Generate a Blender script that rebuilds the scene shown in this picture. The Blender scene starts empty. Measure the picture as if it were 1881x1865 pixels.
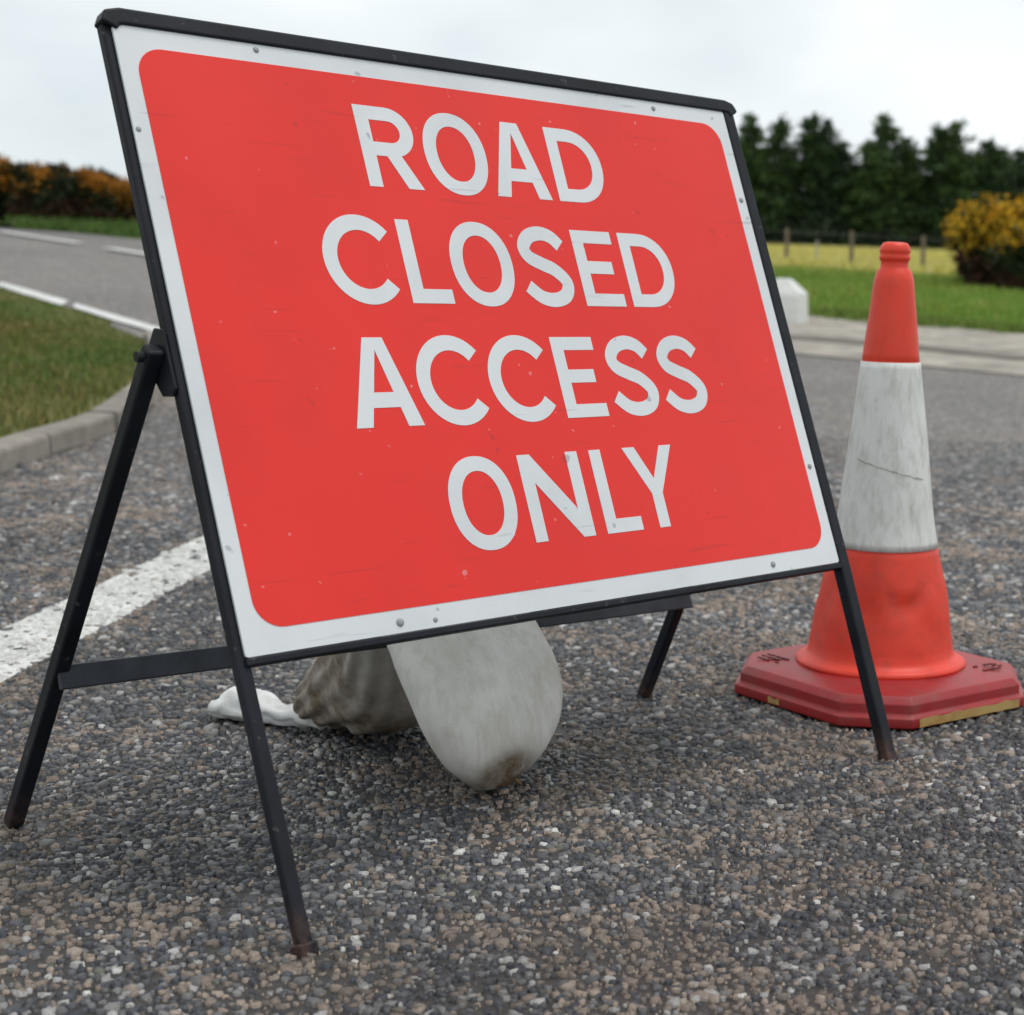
import bpy, bmesh, math, random
import numpy as np
from mathutils import Vector, Matrix, noise as mnoise

random.seed(7)
RNG = np.random.default_rng(11)
SC = bpy.context.scene
COL = SC.collection

# ------------------------------------------------------------------ camera
CAM_H, PITCH, ROLL, FPX = 0.74125, 0.12131, 0.029486, 3061.91
PX, PY = 1467.54, 908.15
cam_d = bpy.data.cameras.new('camera')
cam = bpy.data.objects.new('camera', cam_d)
COL.objects.link(cam)
SC.camera = cam
_f = Vector((0, math.cos(PITCH), -math.sin(PITCH)))
_r = Vector((1, 0, 0))
_u = _r.cross(_f)
_R = _r * math.cos(ROLL) + _u * math.sin(ROLL)
_U = -_r * math.sin(ROLL) + _u * math.cos(ROLL)
_m = Matrix((_R, _U, -_f)).transposed().to_4x4()
_m.translation = Vector((0, 0, CAM_H))
cam.matrix_world = _m
cam_d.sensor_fit = 'HORIZONTAL'
cam_d.sensor_width = 36.0
cam_d.lens = 36.0 * FPX / 1881.0
cam_d.shift_x = (940.5 - PX) / 1881.0
cam_d.shift_y = (PY - 932.5) / 1881.0
cam_d.clip_start = 0.05
cam_d.clip_end = 5000
cam_d.dof.use_dof = True
cam_d.dof.focus_distance = 2.25
cam_d.dof.aperture_fstop = 6.2

# ------------------------------------------------------------------ world, sun, exposure
SUN_DIR = Vector((0.34, 0.06, 0.94)).normalized()      # towards the sun
SUN_EL = math.asin(SUN_DIR.z)
SUN_AZ = math.atan2(SUN_DIR.x, SUN_DIR.y)
world = bpy.data.worlds.new('World')
SC.world = world
world.use_nodes = True
nt = world.node_tree
nt.nodes.clear()
w_out = nt.nodes.new('ShaderNodeOutputWorld')
w_bg = nt.nodes.new('ShaderNodeBackground')
w_sky = nt.nodes.new('ShaderNodeTexSky')
w_sky.sky_type = 'NISHITA'
w_sky.sun_disc = False
w_sky.sun_elevation = SUN_EL
w_sky.sun_rotation = SUN_AZ
w_co = nt.nodes.new('ShaderNodeTexCoord')
w_map = nt.nodes.new('ShaderNodeMapping')
w_map.inputs['Scale'].default_value = (1.0, 1.0, 2.2)
w_map.inputs['Location'].default_value = (0.35, 0.2, 0.1)
w_n = nt.nodes.new('ShaderNodeTexNoise')
w_n.inputs['Scale'].default_value = 2.3
w_n.inputs['Detail'].default_value = 5
w_n.inputs['Roughness'].default_value = 0.5
w_ramp = nt.nodes.new('ShaderNodeValToRGB')
w_ramp.color_ramp.elements[0].position = 0.30
w_ramp.color_ramp.elements[0].color = (6.6, 7.35, 7.7, 1)
w_ramp.color_ramp.elements[1].position = 0.62
w_ramp.color_ramp.elements[1].color = (10.6, 10.9, 11.0, 1)
w_mix = nt.nodes.new('ShaderNodeMixRGB')
w_mix.inputs[0].default_value = 0.93
L = nt.links.new
L(w_co.outputs['Generated'], w_map.inputs[0])
L(w_map.outputs[0], w_n.inputs['Vector'])
L(w_n.outputs['Fac'], w_ramp.inputs[0])
L(w_sky.outputs[0], w_mix.inputs[1])
L(w_ramp.outputs[0], w_mix.inputs[2])
L(w_mix.outputs[0], w_bg.inputs[0])
w_bg.inputs[1].default_value = 0.10
L(w_bg.outputs[0], w_out.inputs[0])

sun_d = bpy.data.lights.new('sun', 'SUN')
sun_d.energy = 1.3
sun_d.angle = math.radians(25)
sun_d.color = (1.0, 0.97, 0.93)
sun = bpy.data.objects.new('sun', sun_d)
COL.objects.link(sun)
sun.rotation_euler = (-SUN_DIR).to_track_quat('-Z', 'Y').to_euler()

SC.view_settings.view_transform = 'Standard'
SC.view_settings.look = 'None'
SC.view_settings.exposure = 0.10
SC.view_settings.gamma = 1.0
SC.view_settings.use_curve_mapping = False


# ------------------------------------------------------------------ helpers
def tag(o, label=None, cat=None, group=None, kind=None):
    if label: o['label'] = label
    if cat: o['category'] = cat
    if group: o['group'] = group
    if kind: o['kind'] = kind
    return o


def empty(name, loc=(0, 0, 0)):
    o = bpy.data.objects.new(name, None)
    o.empty_display_size = 0.1
    o.location = loc
    COL.objects.link(o)
    return o


def link(name, me, mat=None, parent=None, smooth=False):
    o = bpy.data.objects.new(name, me)
    COL.objects.link(o)
    if mat is not None and len(me.materials) == 0:
        me.materials.append(mat)
    if parent is not None:
        o.parent = parent
        o.matrix_parent_inverse = Matrix.Identity(4)
        # children are given in world coordinates: bring them into the parent's frame
        p, off = parent, Vector((0, 0, 0))
        while p is not None:
            off += p.location
            p = p.parent
        o.location = -off
    if smooth:
        me.polygons.foreach_set('use_smooth', [True] * len(me.polygons))
    return o


def pydata(name, verts, faces, mat=None, parent=None, smooth=False):
    me = bpy.data.meshes.new(name)
    me.from_pydata([tuple(v) for v in verts], [], faces)
    me.update()
    return link(name, me, mat, parent, smooth)


def bmobj(name, bm, mat=None, parent=None, smooth=False):
    me = bpy.data.meshes.new(name)
    bmesh.ops.recalc_face_normals(bm, faces=bm.faces)
    bm.to_mesh(me)
    bm.free()
    return link(name, me, mat, parent, smooth)


def bevel(o, w=0.002, seg=2):
    m = o.modifiers.new('bevel', 'BEVEL')
    m.width = w
    m.segments = seg
    m.limit_method = 'ANGLE'
    m.angle_limit = math.radians(40)
    return o


def np_mesh(name, verts, loop_counts, loop_verts, mat=None, parent=None, colors=None, smooth=False):
    """fast mesh from numpy arrays; colors: per-vertex RGB stored as attribute 'tint'"""
    me = bpy.data.meshes.new(name)
    nv, nf, nl = len(verts), len(loop_counts), len(loop_verts)
    me.vertices.add(nv)
    me.loops.add(nl)
    me.polygons.add(nf)
    me.vertices.foreach_set('co', np.asarray(verts, np.float32).ravel())
    me.loops.foreach_set('vertex_index', np.asarray(loop_verts, np.int32))
    starts = np.concatenate([[0], np.cumsum(loop_counts)[:-1]]).astype(np.int32)
    me.polygons.foreach_set('loop_start', starts)
    me.update(calc_edges=True)
    if colors is not None:
        at = me.attributes.new('tint', 'FLOAT_COLOR', 'POINT')
        c = np.ones((nv, 4), np.float32)
        c[:, :3] = colors
        at.data.foreach_set('color', c.ravel())
    me.validate()
    return link(name, me, mat, parent, smooth)


def beam(bm, p0, p1, w, d, side, ext0=0.0, ext1=0.0):
    """box from p0 to p1; `side` = direction of the w axis"""
    p0, p1 = Vector(p0), Vector(p1)
    ax = (p1 - p0).normalized()
    p0 = p0 - ax * ext0
    p1 = p1 + ax * ext1
    s = (Vector(side) - ax * ax.dot(Vector(side))).normalized()
    t = ax.cross(s)
    vs = []
    for p in (p0, p1):
        for a, b in ((-1, -1), (1, -1), (1, 1), (-1, 1)):
            vs.append(bm.verts.new(p + s * a * w / 2 + t * b * d / 2))
    for f in ((0, 1, 2, 3), (7, 6, 5, 4), (0, 4, 5, 1), (1, 5, 6, 2), (2, 6, 7, 3), (3, 7, 4, 0)):
        bm.faces.new([vs[i] for i in f])


def polybeam(bm, pts, w, d, side, front):
    """mitred box section along a polyline lying in the plane spanned by side and its run"""
    rings = []
    n = len(pts)
    fr = Vector(front)
    for i, p in enumerate(pts):
        p = Vector(p)
        a = (Vector(pts[i]) - Vector(pts[i - 1])).normalized() if i else None
        b = (Vector(pts[i + 1]) - Vector(pts[i])).normalized() if i < n - 1 else None
        t = ((a or b) + (b or a)).normalized()
        s = t.cross(fr).normalized()
        k = 1.0
        if a and b:
            k = 1 / max(0.5, t.dot(a))
        rings.append([bm.verts.new(p + s * x * w / 2 * k + fr * y * d / 2) for x, y in ((-1, -1), (1, -1), (1, 1), (-1, 1))])
    for r0, r1 in zip(rings, rings[1:]):
        for j in range(4):
            bm.faces.new((r0[j], r0[(j + 1) % 4], r1[(j + 1) % 4], r1[j]))
    bm.faces.new(rings[0])
    bm.faces.new(rings[-1][::-1])


def tube(bm, p0, p1, r0, r1, seg=8, cap=True):
    p0, p1 = Vector(p0), Vector(p1)
    ax = (p1 - p0).normalized()
    s = ax.orthogonal().normalized()
    t = ax.cross(s)
    A = [bm.verts.new(p0 + (s * math.cos(q) + t * math.sin(q)) * r0) for q in [2 * math.pi * i / seg for i in range(seg)]]
    B = [bm.verts.new(p1 + (s * math.cos(q) + t * math.sin(q)) * r1) for q in [2 * math.pi * i / seg for i in range(seg)]]
    for i in range(seg):
        bm.faces.new((A[i], A[(i + 1) % seg], B[(i + 1) % seg], B[i]))
    if cap:
        bm.faces.new(A[::-1])
        bm.faces.new(B)


# ------------------------------------------------------------------ materials
class NT:
    def __init__(self, name, rough=0.6, spec=0.5):
        self.m = bpy.data.materials.new(name)
        self.m.use_nodes = True
        self.t = self.m.node_tree
        self.b = self.t.nodes['Principled BSDF']
        self.b.inputs['Roughness'].default_value = rough
        self.b.inputs['Specular IOR Level'].default_value = spec
        self.co = None

    def n(self, typ, **kw):
        nd = self.t.nodes.new(typ)
        for k, v in kw.items():
            if k in nd.inputs:
                nd.inputs[k].default_value = v
            else:
                setattr(nd, k, v)
        return nd

    def l(self, a, b):
        self.t.links.new(a, b)

    def coord(self):
        if self.co is None:
            g = self.n('ShaderNodeNewGeometry')
            self.co = g.outputs['Position']
        return self.co

    def noise(self, scale, detail=4, rough=0.55, vec=None):
        nd = self.n('ShaderNodeTexNoise')
        nd.inputs['Scale'].default_value = scale
        nd.inputs['Detail'].default_value = detail
        nd.inputs['Roughness'].default_value = rough
        self.l(vec if vec is not None else self.coord(), nd.inputs['Vector'])
        return nd.outputs['Fac']

    def ramp(self, fac, stops, interp='LINEAR'):
        nd = self.n('ShaderNodeValToRGB')
        cr = nd.color_ramp
        cr.interpolation = interp
        while len(cr.elements) < len(stops):
            cr.elements.new(0.5)
        for el, (p, c) in zip(cr.elements, stops):
            el.position = p
            el.color = (*c, 1) if len(c) == 3 else c
        self.l(fac, nd.inputs[0])
        return nd.outputs[0]

    def mix(self, fac, a, b, mode='MIX'):
        nd = self.n('ShaderNodeMixRGB')
        nd.blend_type = mode
        for i, x in ((0, fac), (1, a), (2, b)):
            if hasattr(x, 'is_linked') or hasattr(x, 'links'):
                self.l(x, nd.inputs[i])
            elif isinstance(x, (int, float)):
                nd.inputs[i].default_value = x
            else:
                nd.inputs[i].default_value = (*x, 1)
        return nd.outputs[0]

    def color(self, c):
        if isinstance(c, tuple):
            self.b.inputs['Base Color'].default_value = (*c, 1)
        else:
            self.l(c, self.b.inputs['Base Color'])

    def bump(self, h, strength=0.3, dist=0.01):
        nd = self.n('ShaderNodeBump')
        nd.inputs['Strength'].default_value = strength
        nd.inputs['Distance'].default_value = dist
        self.l(h, nd.inputs['Height'])
        self.l(nd.outputs[0], self.b.inputs['Normal'])


def step(v, lo, hi):
    return [(lo, (0, 0, 0)), (hi, (1, 1, 1))]


MAT = {}


def mk_asphalt():
    a = NT('asphalt', 0.75, 0.35)
    vor = a.n('ShaderNodeTexVoronoi')
    vor.inputs['Scale'].default_value = 58
    a.l(a.coord(), vor.inputs['Vector'])
    sep = a.n('ShaderNodeSeparateColor')
    a.l(vor.outputs['Color'], sep.inputs[0])
    chips = a.ramp(sep.outputs[0], [(0.0, (0.04, 0.04, 0.045)), (0.34, (0.095, 0.093, 0.095)), (0.55, (0.195, 0.188, 0.18)),
                                    (0.74, (0.23, 0.205, 0.18)), (0.88, (0.34, 0.325, 0.305)), (1.0, (0.44, 0.43, 0.41))], 'LINEAR')
    gap = a.ramp(vor.outputs['Distance'], [(0.45, (0, 0, 0)), (0.85, (1, 1, 1))])
    col = a.mix(gap, chips, (0.07, 0.062, 0.055))
    dust = a.ramp(a.noise(2.2, 6, 0.62), step(0, 0.50, 0.72))
    col = a.mix(a.mix(0.5, dust, (0, 0, 0)), col, (0.20, 0.155, 0.115))
    big = a.ramp(a.noise(0.35, 3), [(0.3, (0.82, 0.82, 0.84)), (0.7, (1.12, 1.1, 1.07))])
    col = a.mix(1.0, col, big, 'MULTIPLY')
    a.color(col)
    a.bump(gap, -0.6, 0.006)
    return a.m


MAT['asphalt'] = mk_asphalt()


def mk_tint(name, rough=0.6, spec=0.4, trans=0.0):
    a = NT(name, rough, spec)
    at = a.n('ShaderNodeAttribute')
    at.attribute_name = 'tint'
    a.l(at.outputs['Color'], a.b.inputs['Base Color'])
    return a.m


def mk_chips():
    a = NT('chippings', 0.5, 0.5)
    at = a.n('ShaderNodeAttribute')
    at.attribute_name = 'tint'
    g = a.ramp(a.noise(520, 3, 0.7), [(0.28, (0.45, 0.45, 0.46)), (0.52, (1.0, 1.0, 1.0)), (0.72, (1.7, 1.65, 1.6))])
    a.color(a.mix(1.0, at.outputs['Color'], g, 'MULTIPLY'))
    a.bump(a.noise(380, 3), 0.5, 0.002)
    return a.m


MAT['chips'] = mk_chips()
MAT['blade'] = mk_tint('grass_blades', 0.6, 0.3)
MAT['foliage'] = mk_tint('foliage', 0.65, 0.25)


def mk_simple(name, c0, c1, scale=8, rough=0.7, spec=0.4, bump=0.2, dist=0.01, detail=5):
    a = NT(name, rough, spec)
    nz = a.noise(scale, detail, 0.6)
    a.color(a.ramp(nz, [(0.3, c0), (0.7, c1)]))
    if bump:
        a.bump(a.noise(scale * 4, 4), bump, dist)
    return a.m


MAT['turf'] = mk_simple('turf', (0.075, 0.09, 0.025), (0.17, 0.15, 0.06), 3.0, 0.9, 0.15, 0.5, 0.03)
MAT['field_turf'] = mk_simple('field_turf', (0.42, 0.39, 0.075), (0.54, 0.48, 0.13), 0.8, 0.9, 0.15, 0.5, 0.05)
MAT['far_turf'] = mk_simple('far_turf', (0.06, 0.11, 0.025), (0.10, 0.15, 0.035), 0.6, 0.9, 0.15, 0.5, 0.05)
MAT['gravel'] = mk_simple('gravel', (0.15, 0.138, 0.12), (0.46, 0.42, 0.36), 2.6, 0.9, 0.2, 0.6, 0.02, 10)
MAT['concrete'] = mk_simple('kerb_concrete', (0.19, 0.175, 0.155), (0.29, 0.27, 0.24), 9, 0.9, 0.2, 0.5, 0.006, 8)
def per_object(m, lo, hi):
    t = m.node_tree
    b = t.nodes['Principled BSDF']
    src = b.inputs['Base Color'].links[0].from_socket
    oi = t.nodes.new('ShaderNodeObjectInfo')
    rp = t.nodes.new('ShaderNodeValToRGB')
    rp.color_ramp.elements[0].color = (*lo, 1)
    rp.color_ramp.elements[1].color = (*hi, 1)
    mx = t.nodes.new('ShaderNodeMixRGB')
    mx.blend_type = 'MULTIPLY'
    mx.inputs[0].default_value = 1
    t.links.new(oi.outputs['Random'], rp.inputs[0])
    t.links.new(src, mx.inputs[1])
    t.links.new(rp.outputs[0], mx.inputs[2])
    t.links.new(mx.outputs[0], b.inputs['Base Color'])


per_object(MAT['concrete'], (0.78, 0.78, 0.78), (1.15, 1.12, 1.08))
MAT['needles'] = mk_tint('needles', 0.65, 0.25)
per_object(MAT['needles'], (0.80, 0.85, 0.9), (1.7, 1.55, 1.2))
MAT['paint'] = None


def mk_paint():
    a = NT('road_paint', 0.65, 0.35)
    worn = a.ramp(a.noise(55, 4, 0.7), step(0, 0.60, 0.70))
    dirt = a.ramp(a.noise(7, 5, 0.6), [(0.3, (0.52, 0.515, 0.49)), (0.7, (0.68, 0.68, 0.66))])
    a.color(a.mix(worn, dirt, (0.13, 0.12, 0.11)))
    a.bump(a.noise(120, 3), 0.8, 0.004)
    return a.m


MAT['paint'] = mk_paint()


def mk_black():
    a = NT('black_paint', 0.5, 0.22)
    rust = a.ramp(a.noise(60, 6, 0.7), step(0, 0.64, 0.68))
    base = a.ramp(a.noise(14, 4), [(0.3, (0.006, 0.007, 0.010)), (0.7, (0.013, 0.015, 0.022))])
    # rust at the feet, where the paint has worn off on the road
    sep = a.n('ShaderNodeSeparateXYZ')
    a.l(a.coord(), sep.inputs[0])
    low = a.ramp(sep.outputs['Z'], [(0.012, (1, 1, 1)), (0.055, (0, 0, 0))])
    lowr = a.mix(1.0, low, a.ramp(a.noise(45, 5, 0.7), step(0, 0.38, 0.6)), 'MULTIPLY')
    c = a.mix(rust, base, (0.075, 0.068, 0.065))
    c = a.mix(lowr, c, (0.085, 0.045, 0.035))
    a.color(c)
    a.bump(a.noise(90, 4), 0.12, 0.002)
    return a.m


MAT['black'] = mk_black()


def mk_sign(name, c0, c1, dirt, rough):
    a = NT(name, rough, 0.40)
    base = a.ramp(a.noise(2.5, 3), [(0.3, c0), (0.7, c1)])
    # small chips and knocks
    spots = a.ramp(a.noise(38, 2, 0.4), step(0, 0.735, 0.76))
    mp = a.n('ShaderNodeMapping')
    mp.inputs['Rotation'].default_value = (0.1, 0.35, 0.5)
    mp.inputs['Scale'].default_value = (9, 9, 70)
    a.l(a.coord(), mp.inputs[0])
    mp2 = a.n('ShaderNodeMapping')
    mp2.inputs['Location'].default_value = (4.3, 1.7, 2.2)
    a.l(a.coord(), mp2.inputs[0])
    mp3 = a.n('ShaderNodeMapping')
    mp3.inputs['Scale'].default_value = (6, 6, 130)
    mp3.inputs['Location'].default_value = (0.3, 0.8, 0.0)
    a.l(a.coord(), mp3.inputs[0])
    scr = a.ramp(a.noise(1.0, 5, 0.6, mp.outputs[0]), step(0, 0.62, 0.74))
    area = a.ramp(a.noise(4.0, 2), step(0, 0.50, 0.62))
    scr = a.mix(1.0, scr, area, 'MULTIPLY')
    smear = a.ramp(a.noise(5.5, 6, 0.65), step(0, 0.48, 0.78))
    base = a.mix(a.mix(0.22, (0, 0, 0), smear), base, dirt)
    c = a.mix(a.mix(0.55, (0, 0, 0), scr), base, dirt)
    c = a.mix(a.mix(0.6, (0, 0, 0), spots), c, dirt)
    pale = a.ramp(a.noise(85, 1, 0.3, mp2.outputs[0]), step(0, 0.785, 0.82))
    c = a.mix(a.mix(0.55, (0, 0, 0), pale), c, tuple(min(0.8, q * 0.6 + 0.28) for q in c1))
    tape = a.ramp(a.noise(1.0, 2, 0.5, mp3.outputs[0]), step(0, 0.70, 0.74))
    c = a.mix(a.mix(0.40, (0, 0, 0), tape), c, dirt)
    a.color(c)
    rr = a.n('ShaderNodeMapRange')
    a.l(a.noise(6, 4), rr.inputs[0])
    rr.inputs[3].default_value = rough - 0.06
    rr.inputs[4].default_value = rough + 0.12
    a.l(rr.outputs[0], a.b.inputs['Roughness'])
    a.bump(a.noise(3, 2), 0.06, 0.02)
    return a.m


MAT['red'] = mk_sign('sign_red', (0.72, 0.018, 0.011), (0.79, 0.025, 0.015), (0.47, 0.022, 0.018), 0.30)
MAT['white'] = mk_sign('sign_white', (0.62, 0.65, 0.665), (0.70, 0.72, 0.735), (0.26, 0.29, 0.32), 0.40)
MAT['rivet'] = mk_simple('rivet_metal', (0.20, 0.21, 0.22), (0.34, 0.35, 0.36), 80, 0.45, 0.5, 0.1, 0.001)
MAT['sticker'] = mk_simple('paint_splash', (0.45, 0.46, 0.46), (0.62, 0.63, 0.62), 60, 0.6, 0.4, 0.2, 0.002)


def mk_bag():
    a = NT('sandbag_canvas', 0.85, 0.2)
    base = a.ramp(a.noise(9, 5, 0.6), [(0.25, (0.60, 0.58, 0.53)), (0.55, (0.74, 0.73, 0.69)), (0.8, (0.80, 0.795, 0.77))])
    mpb = a.n('ShaderNodeMapping')
    mpb.inputs['Scale'].default_value = (60, 60, 14)
    a.l(a.coord(), mpb.inputs[0])
    grime = a.ramp(a.noise(1.0, 8, 0.75, mpb.outputs[0]), step(0, 0.46, 0.78))
    c = a.mix(a.mix(0.42, (0, 0, 0), grime), base, (0.30, 0.25, 0.18))
    at = a.n('ShaderNodeAttribute')
    at.attribute_name = 'tint'
    sep = a.n('ShaderNodeSeparateColor')
    a.l(at.outputs['Color'], sep.inputs[0])
    st = a.mix(1.0, sep.outputs[0], a.ramp(a.noise(26, 5, 0.7), [(0.3, (0.55, 0.55, 0.55)), (0.6, (1, 1, 1))]), 'MULTIPLY')
    c = a.mix(st, c, (0.125, 0.085, 0.048))
    a.color(c)
    # woven cloth
    wv = a.n('ShaderNodeTexWave')
    wv.inputs['Scale'].default_value = 190
    wv.inputs['Distortion'].default_value = 2.0
    a.l(a.coord(), wv.inputs['Vector'])
    wv2 = a.n('ShaderNodeTexWave')
    wv2.bands_direction = 'Z'
    wv2.inputs['Scale'].default_value = 170
    wv2.inputs['Distortion'].default_value = 3.0
    a.l(a.coord(), wv2.inputs['Vector'])
    a.bump(a.mix(0.5, wv.outputs['Fac'], wv2.outputs['Fac']), 0.45, 0.002)
    return a.m


MAT['bag'] = mk_bag()
MAT['tail'] = mk_simple('white_plastic', (0.55, 0.55, 0.53), (0.74, 0.75, 0.74), 30, 0.5, 0.5, 0.3, 0.004)


def mk_cone(name, c0, c1, dirt, rough, amount=0.5, streak=True):
    a = NT(name, rough, 0.4)
    base = a.ramp(a.noise(12, 4), [(0.3, c0), (0.7, c1)])
    mp = a.n('ShaderNodeMapping')
    mp.inputs['Scale'].default_value = (60, 60, 16) if streak else (20, 20, 20)
    a.l(a.coord(), mp.inputs[0])
    d1 = a.ramp(a.noise(1.0, 6, 0.7, mp.outputs[0]), step(0, 0.46, 0.72))
    c = a.mix(a.mix(amount, (0, 0, 0), d1), base, dirt)
    d2 = a.ramp(a.noise(14, 6, 0.7), step(0, 0.60, 0.78))
    c = a.mix(a.mix(amount, (0, 0, 0), d2), c, dirt)
    a.color(c)
    a.bump(a.noise(18, 4), 0.15, 0.006)
    return a.m


MAT['orange_low'] = mk_cone('cone_orange_scuffed', (0.70, 0.038, 0.016), (0.77, 0.055, 0.026), (0.34, 0.045, 0.032), 0.45, 0.5, False)
MAT['orange'] = mk_cone('cone_orange', (0.70, 0.040, 0.016), (0.77, 0.052, 0.022), (0.42, 0.055, 0.035), 0.42, 0.32)
MAT['sleeve'] = mk_cone('cone_sleeve', (0.64, 0.64, 0.61), (0.74, 0.74, 0.72), (0.33, 0.31, 0.26), 0.5, 0.6)
MAT['cone_base'] = mk_cone('cone_rubber', (0.27, 0.012, 0.016), (0.34, 0.020, 0.022), (0.17, 0.070, 0.055), 0.42, 0.55, False)
MAT['yellow'] = mk_cone('worn_yellow', (0.42, 0.27, 0.08), (0.48, 0.34, 0.13), (0.28, 0.06, 0.04), 0.6, 0.7, False)
MAT['mark'] = mk_simple('embossed_mark', (0.09, 0.015, 0.017), (0.14, 0.02, 0.022), 60, 0.7, 0.3, 0.1, 0.001)
MAT['bark'] = mk_simple('bark', (0.10, 0.09, 0.08), (0.21, 0.20, 0.185), 6, 0.9, 0.2, 0.6, 0.03)
MAT['post'] = mk_simple('weathered_wood', (0.13, 0.10, 0.075), (0.22, 0.18, 0.14), 14, 0.9, 0.2, 0.5, 0.01)
MAT['wire'] = mk_simple('galvanised_wire', (0.25, 0.25, 0.25), (0.35, 0.35, 0.35), 20, 0.5, 0.5, 0)
MAT['limewash'] = mk_simple('limewashed_stone', (0.60, 0.60, 0.57), (0.76, 0.76, 0.74), 5, 0.85, 0.3, 0.5, 0.02)

# ------------------------------------------------------------------ terrain
SL = np.array([(0, 0), (8, 0), (33, 1.425), (34, 1.47), (37.5, 1.80), (60, 2.85), (120, 3.2), (4000, 3.2)])
SR = np.array([(0, 0), (10, 0), (24, .247), (42, 1.18), (80, 2.62), (150, 3.8), (4000, 3.8)])


def sstep(a, b, x):
    t = np.clip((x - a) / (b - a), 0, 1)
    return t * t * (3 - 2 * t)


def prof(S, r):
    return sum(np.interp(r + d, S[:, 0], S[:, 1]) for d in (-1, -.5, 0, .5, 1)) / 5


def zf(x, y):
    x = np.asarray(x, float)
    y = np.asarray(y, float)
    r = np.hypot(x, y)
    th = np.arctan2(x, y)
    w = 1 - sstep(-.33, -.1, th)
    fade = 1 - sstep(1.4, 2.3, np.abs(th))
    return fade * (w * prof(SL, r) + (1 - w) * prof(SR, r))


def zz(x, y):
    return float(zf(x, y))


def in_poly(px, py, poly):
    px = np.asarray(px)
    py = np.asarray(py)
    ins = np.zeros(px.shape, bool)
    n = len(poly)
    for i in range(n):
        x0, y0 = poly[i]
        x1, y1 = poly[(i + 1) % n]
        c = ((y0 > py) != (y1 > py)) & (px < (x1 - x0) * (py - y0) / ((y1 - y0) if y1 != y0 else 1e-9) + x0)
        ins ^= c
    return ins


def sheet(name, poly, off, mat, parent=None, cell=1.0, grow=0.06):
    """a surface laid on the terrain inside a polygon, `off` above it (a little more far away)"""
    bm = bmesh.new()
    pts = []
    n = len(poly)
    for i in range(n):
        a, b = Vector((*poly[i], 0)), Vector((*poly[(i + 1) % n], 0))
        mid = (a + b) / 2
        k = max(1, int((b - a).length / (cell + grow * mid.length)))
        for j in range(k):
            pts.append(a.lerp(b, j / k))
    vs = [bm.verts.new(p) for p in pts]
    es = [bm.edges.new((vs[i], vs[(i + 1) % len(vs)])) for i in range(len(vs))]
    bmesh.ops.triangle_fill(bm, use_beauty=True, edges=es)
    for it in range(9):
        long = [e for e in bm.edges if (e.verts[0].co - e.verts[1].co).length > 1.6 * (cell + grow * ((e.verts[0].co + e.verts[1].co) / 2).length)]
        if not long:
            break
        bmesh.ops.subdivide_edges(bm, edges=long, cuts=1)
        bmesh.ops.triangulate(bm, faces=[f for f in bm.faces if len(f.verts) > 3])
    for v in bm.verts:
        r = math.hypot(v.co.x, v.co.y)
        v.co.z = zz(v.co.x, v.co.y) + off * (1 + 0.25 * max(0, r - 5))
    for f in bm.faces:
        f.normal_update()
        if f.normal.z < 0:
            f.normal_flip()
    me = bpy.data.meshes.new(name)
    bm.to_mesh(me)
    bm.free()
    o = link(name, me, mat, parent, True)
    return o


# the ground, one polar sheet out to the horizon
def make_ground():
    rs = [0.0, 3, 6, 8, 9, 10, 11, 12, 14, 16, 18, 20, 22, 24, 26, 28, 30, 32, 33, 34, 35, 36, 37, 38, 40, 42, 46, 52, 60, 70, 80, 95, 120, 150, 250, 500, 1000, 2500]
    na = 180
    V = [(0, 0, -0.05)]
    Fc = []
    for r in rs[1:]:
        for k in range(na):
            t = 2 * math.pi * k / na
            x, y = r * math.sin(t), r * math.cos(t)
            V.append((x, y, zz(x, y) - 0.05 - 0.003 * min(r, 60)))
    for k in range(na):
        Fc.append((0, 1 + (k + 1) % na, 1 + k))
    for i in range(len(rs) - 2):
        for k in range(na):
            a = 1 + i * na + k
            b = 1 + i * na + (k + 1) % na
            Fc.append((a, b, b + na, a + na))
    o = pydata('ground', V, Fc, MAT['far_turf'], smooth=True)
    tag(o, 'rough green ground reaching to the horizon', kind='structure')
    return o


make_ground()

# main road running away to the left and the side road the sign stands in
D = Vector((0.63, -0.777))       # direction of the main road


def along(p, k):
    return (p[0] + D.x * k, p[1] + D.y * k)


FAR_EDGE = [along((-14.39, 30.04), -60), along((-14.39, 30.04), -20), (-14.39, 30.04), (-13.05, 30.0), (-11.17, 28.2), (-6.5, 23.2),
            (-2.5, 19.0), (-0.14, 16.67), (0.64, 15.69), (1.88, 14.18), along((1.88, 14.18), 12), along((1.88, 14.18), 30)]
FAR_EDGE[3] = (-12.9, 29.6)
KERB_BACK = [(-2.02, 0.2), (-2.45, 2.6), (-2.78, 4.6), (-3.09, 6.39), (-3.15, 6.87), (-3.20, 7.4), (-3.40, 8.28), (-3.56, 8.92), (-3.91, 9.96),
             (-4.24, 10.85), (-4.62, 11.7), (-5.25, 12.6)]
EDGE_LOW = [(-5.35, 12.95), (-6.12, 13.98), (-6.52, 14.47), (-7.61, 15.93), along((-7.61, 15.93), -20), along((-7.61, 15.93), -60)]

road_poly = FAR_EDGE + [(30, -12), (-40, -12), (-48, 20)]
tag(sheet('road', road_poly, 0.0, MAT['asphalt'], cell=0.6), 'grey chipped asphalt road at the junction', kind='structure')

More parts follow.
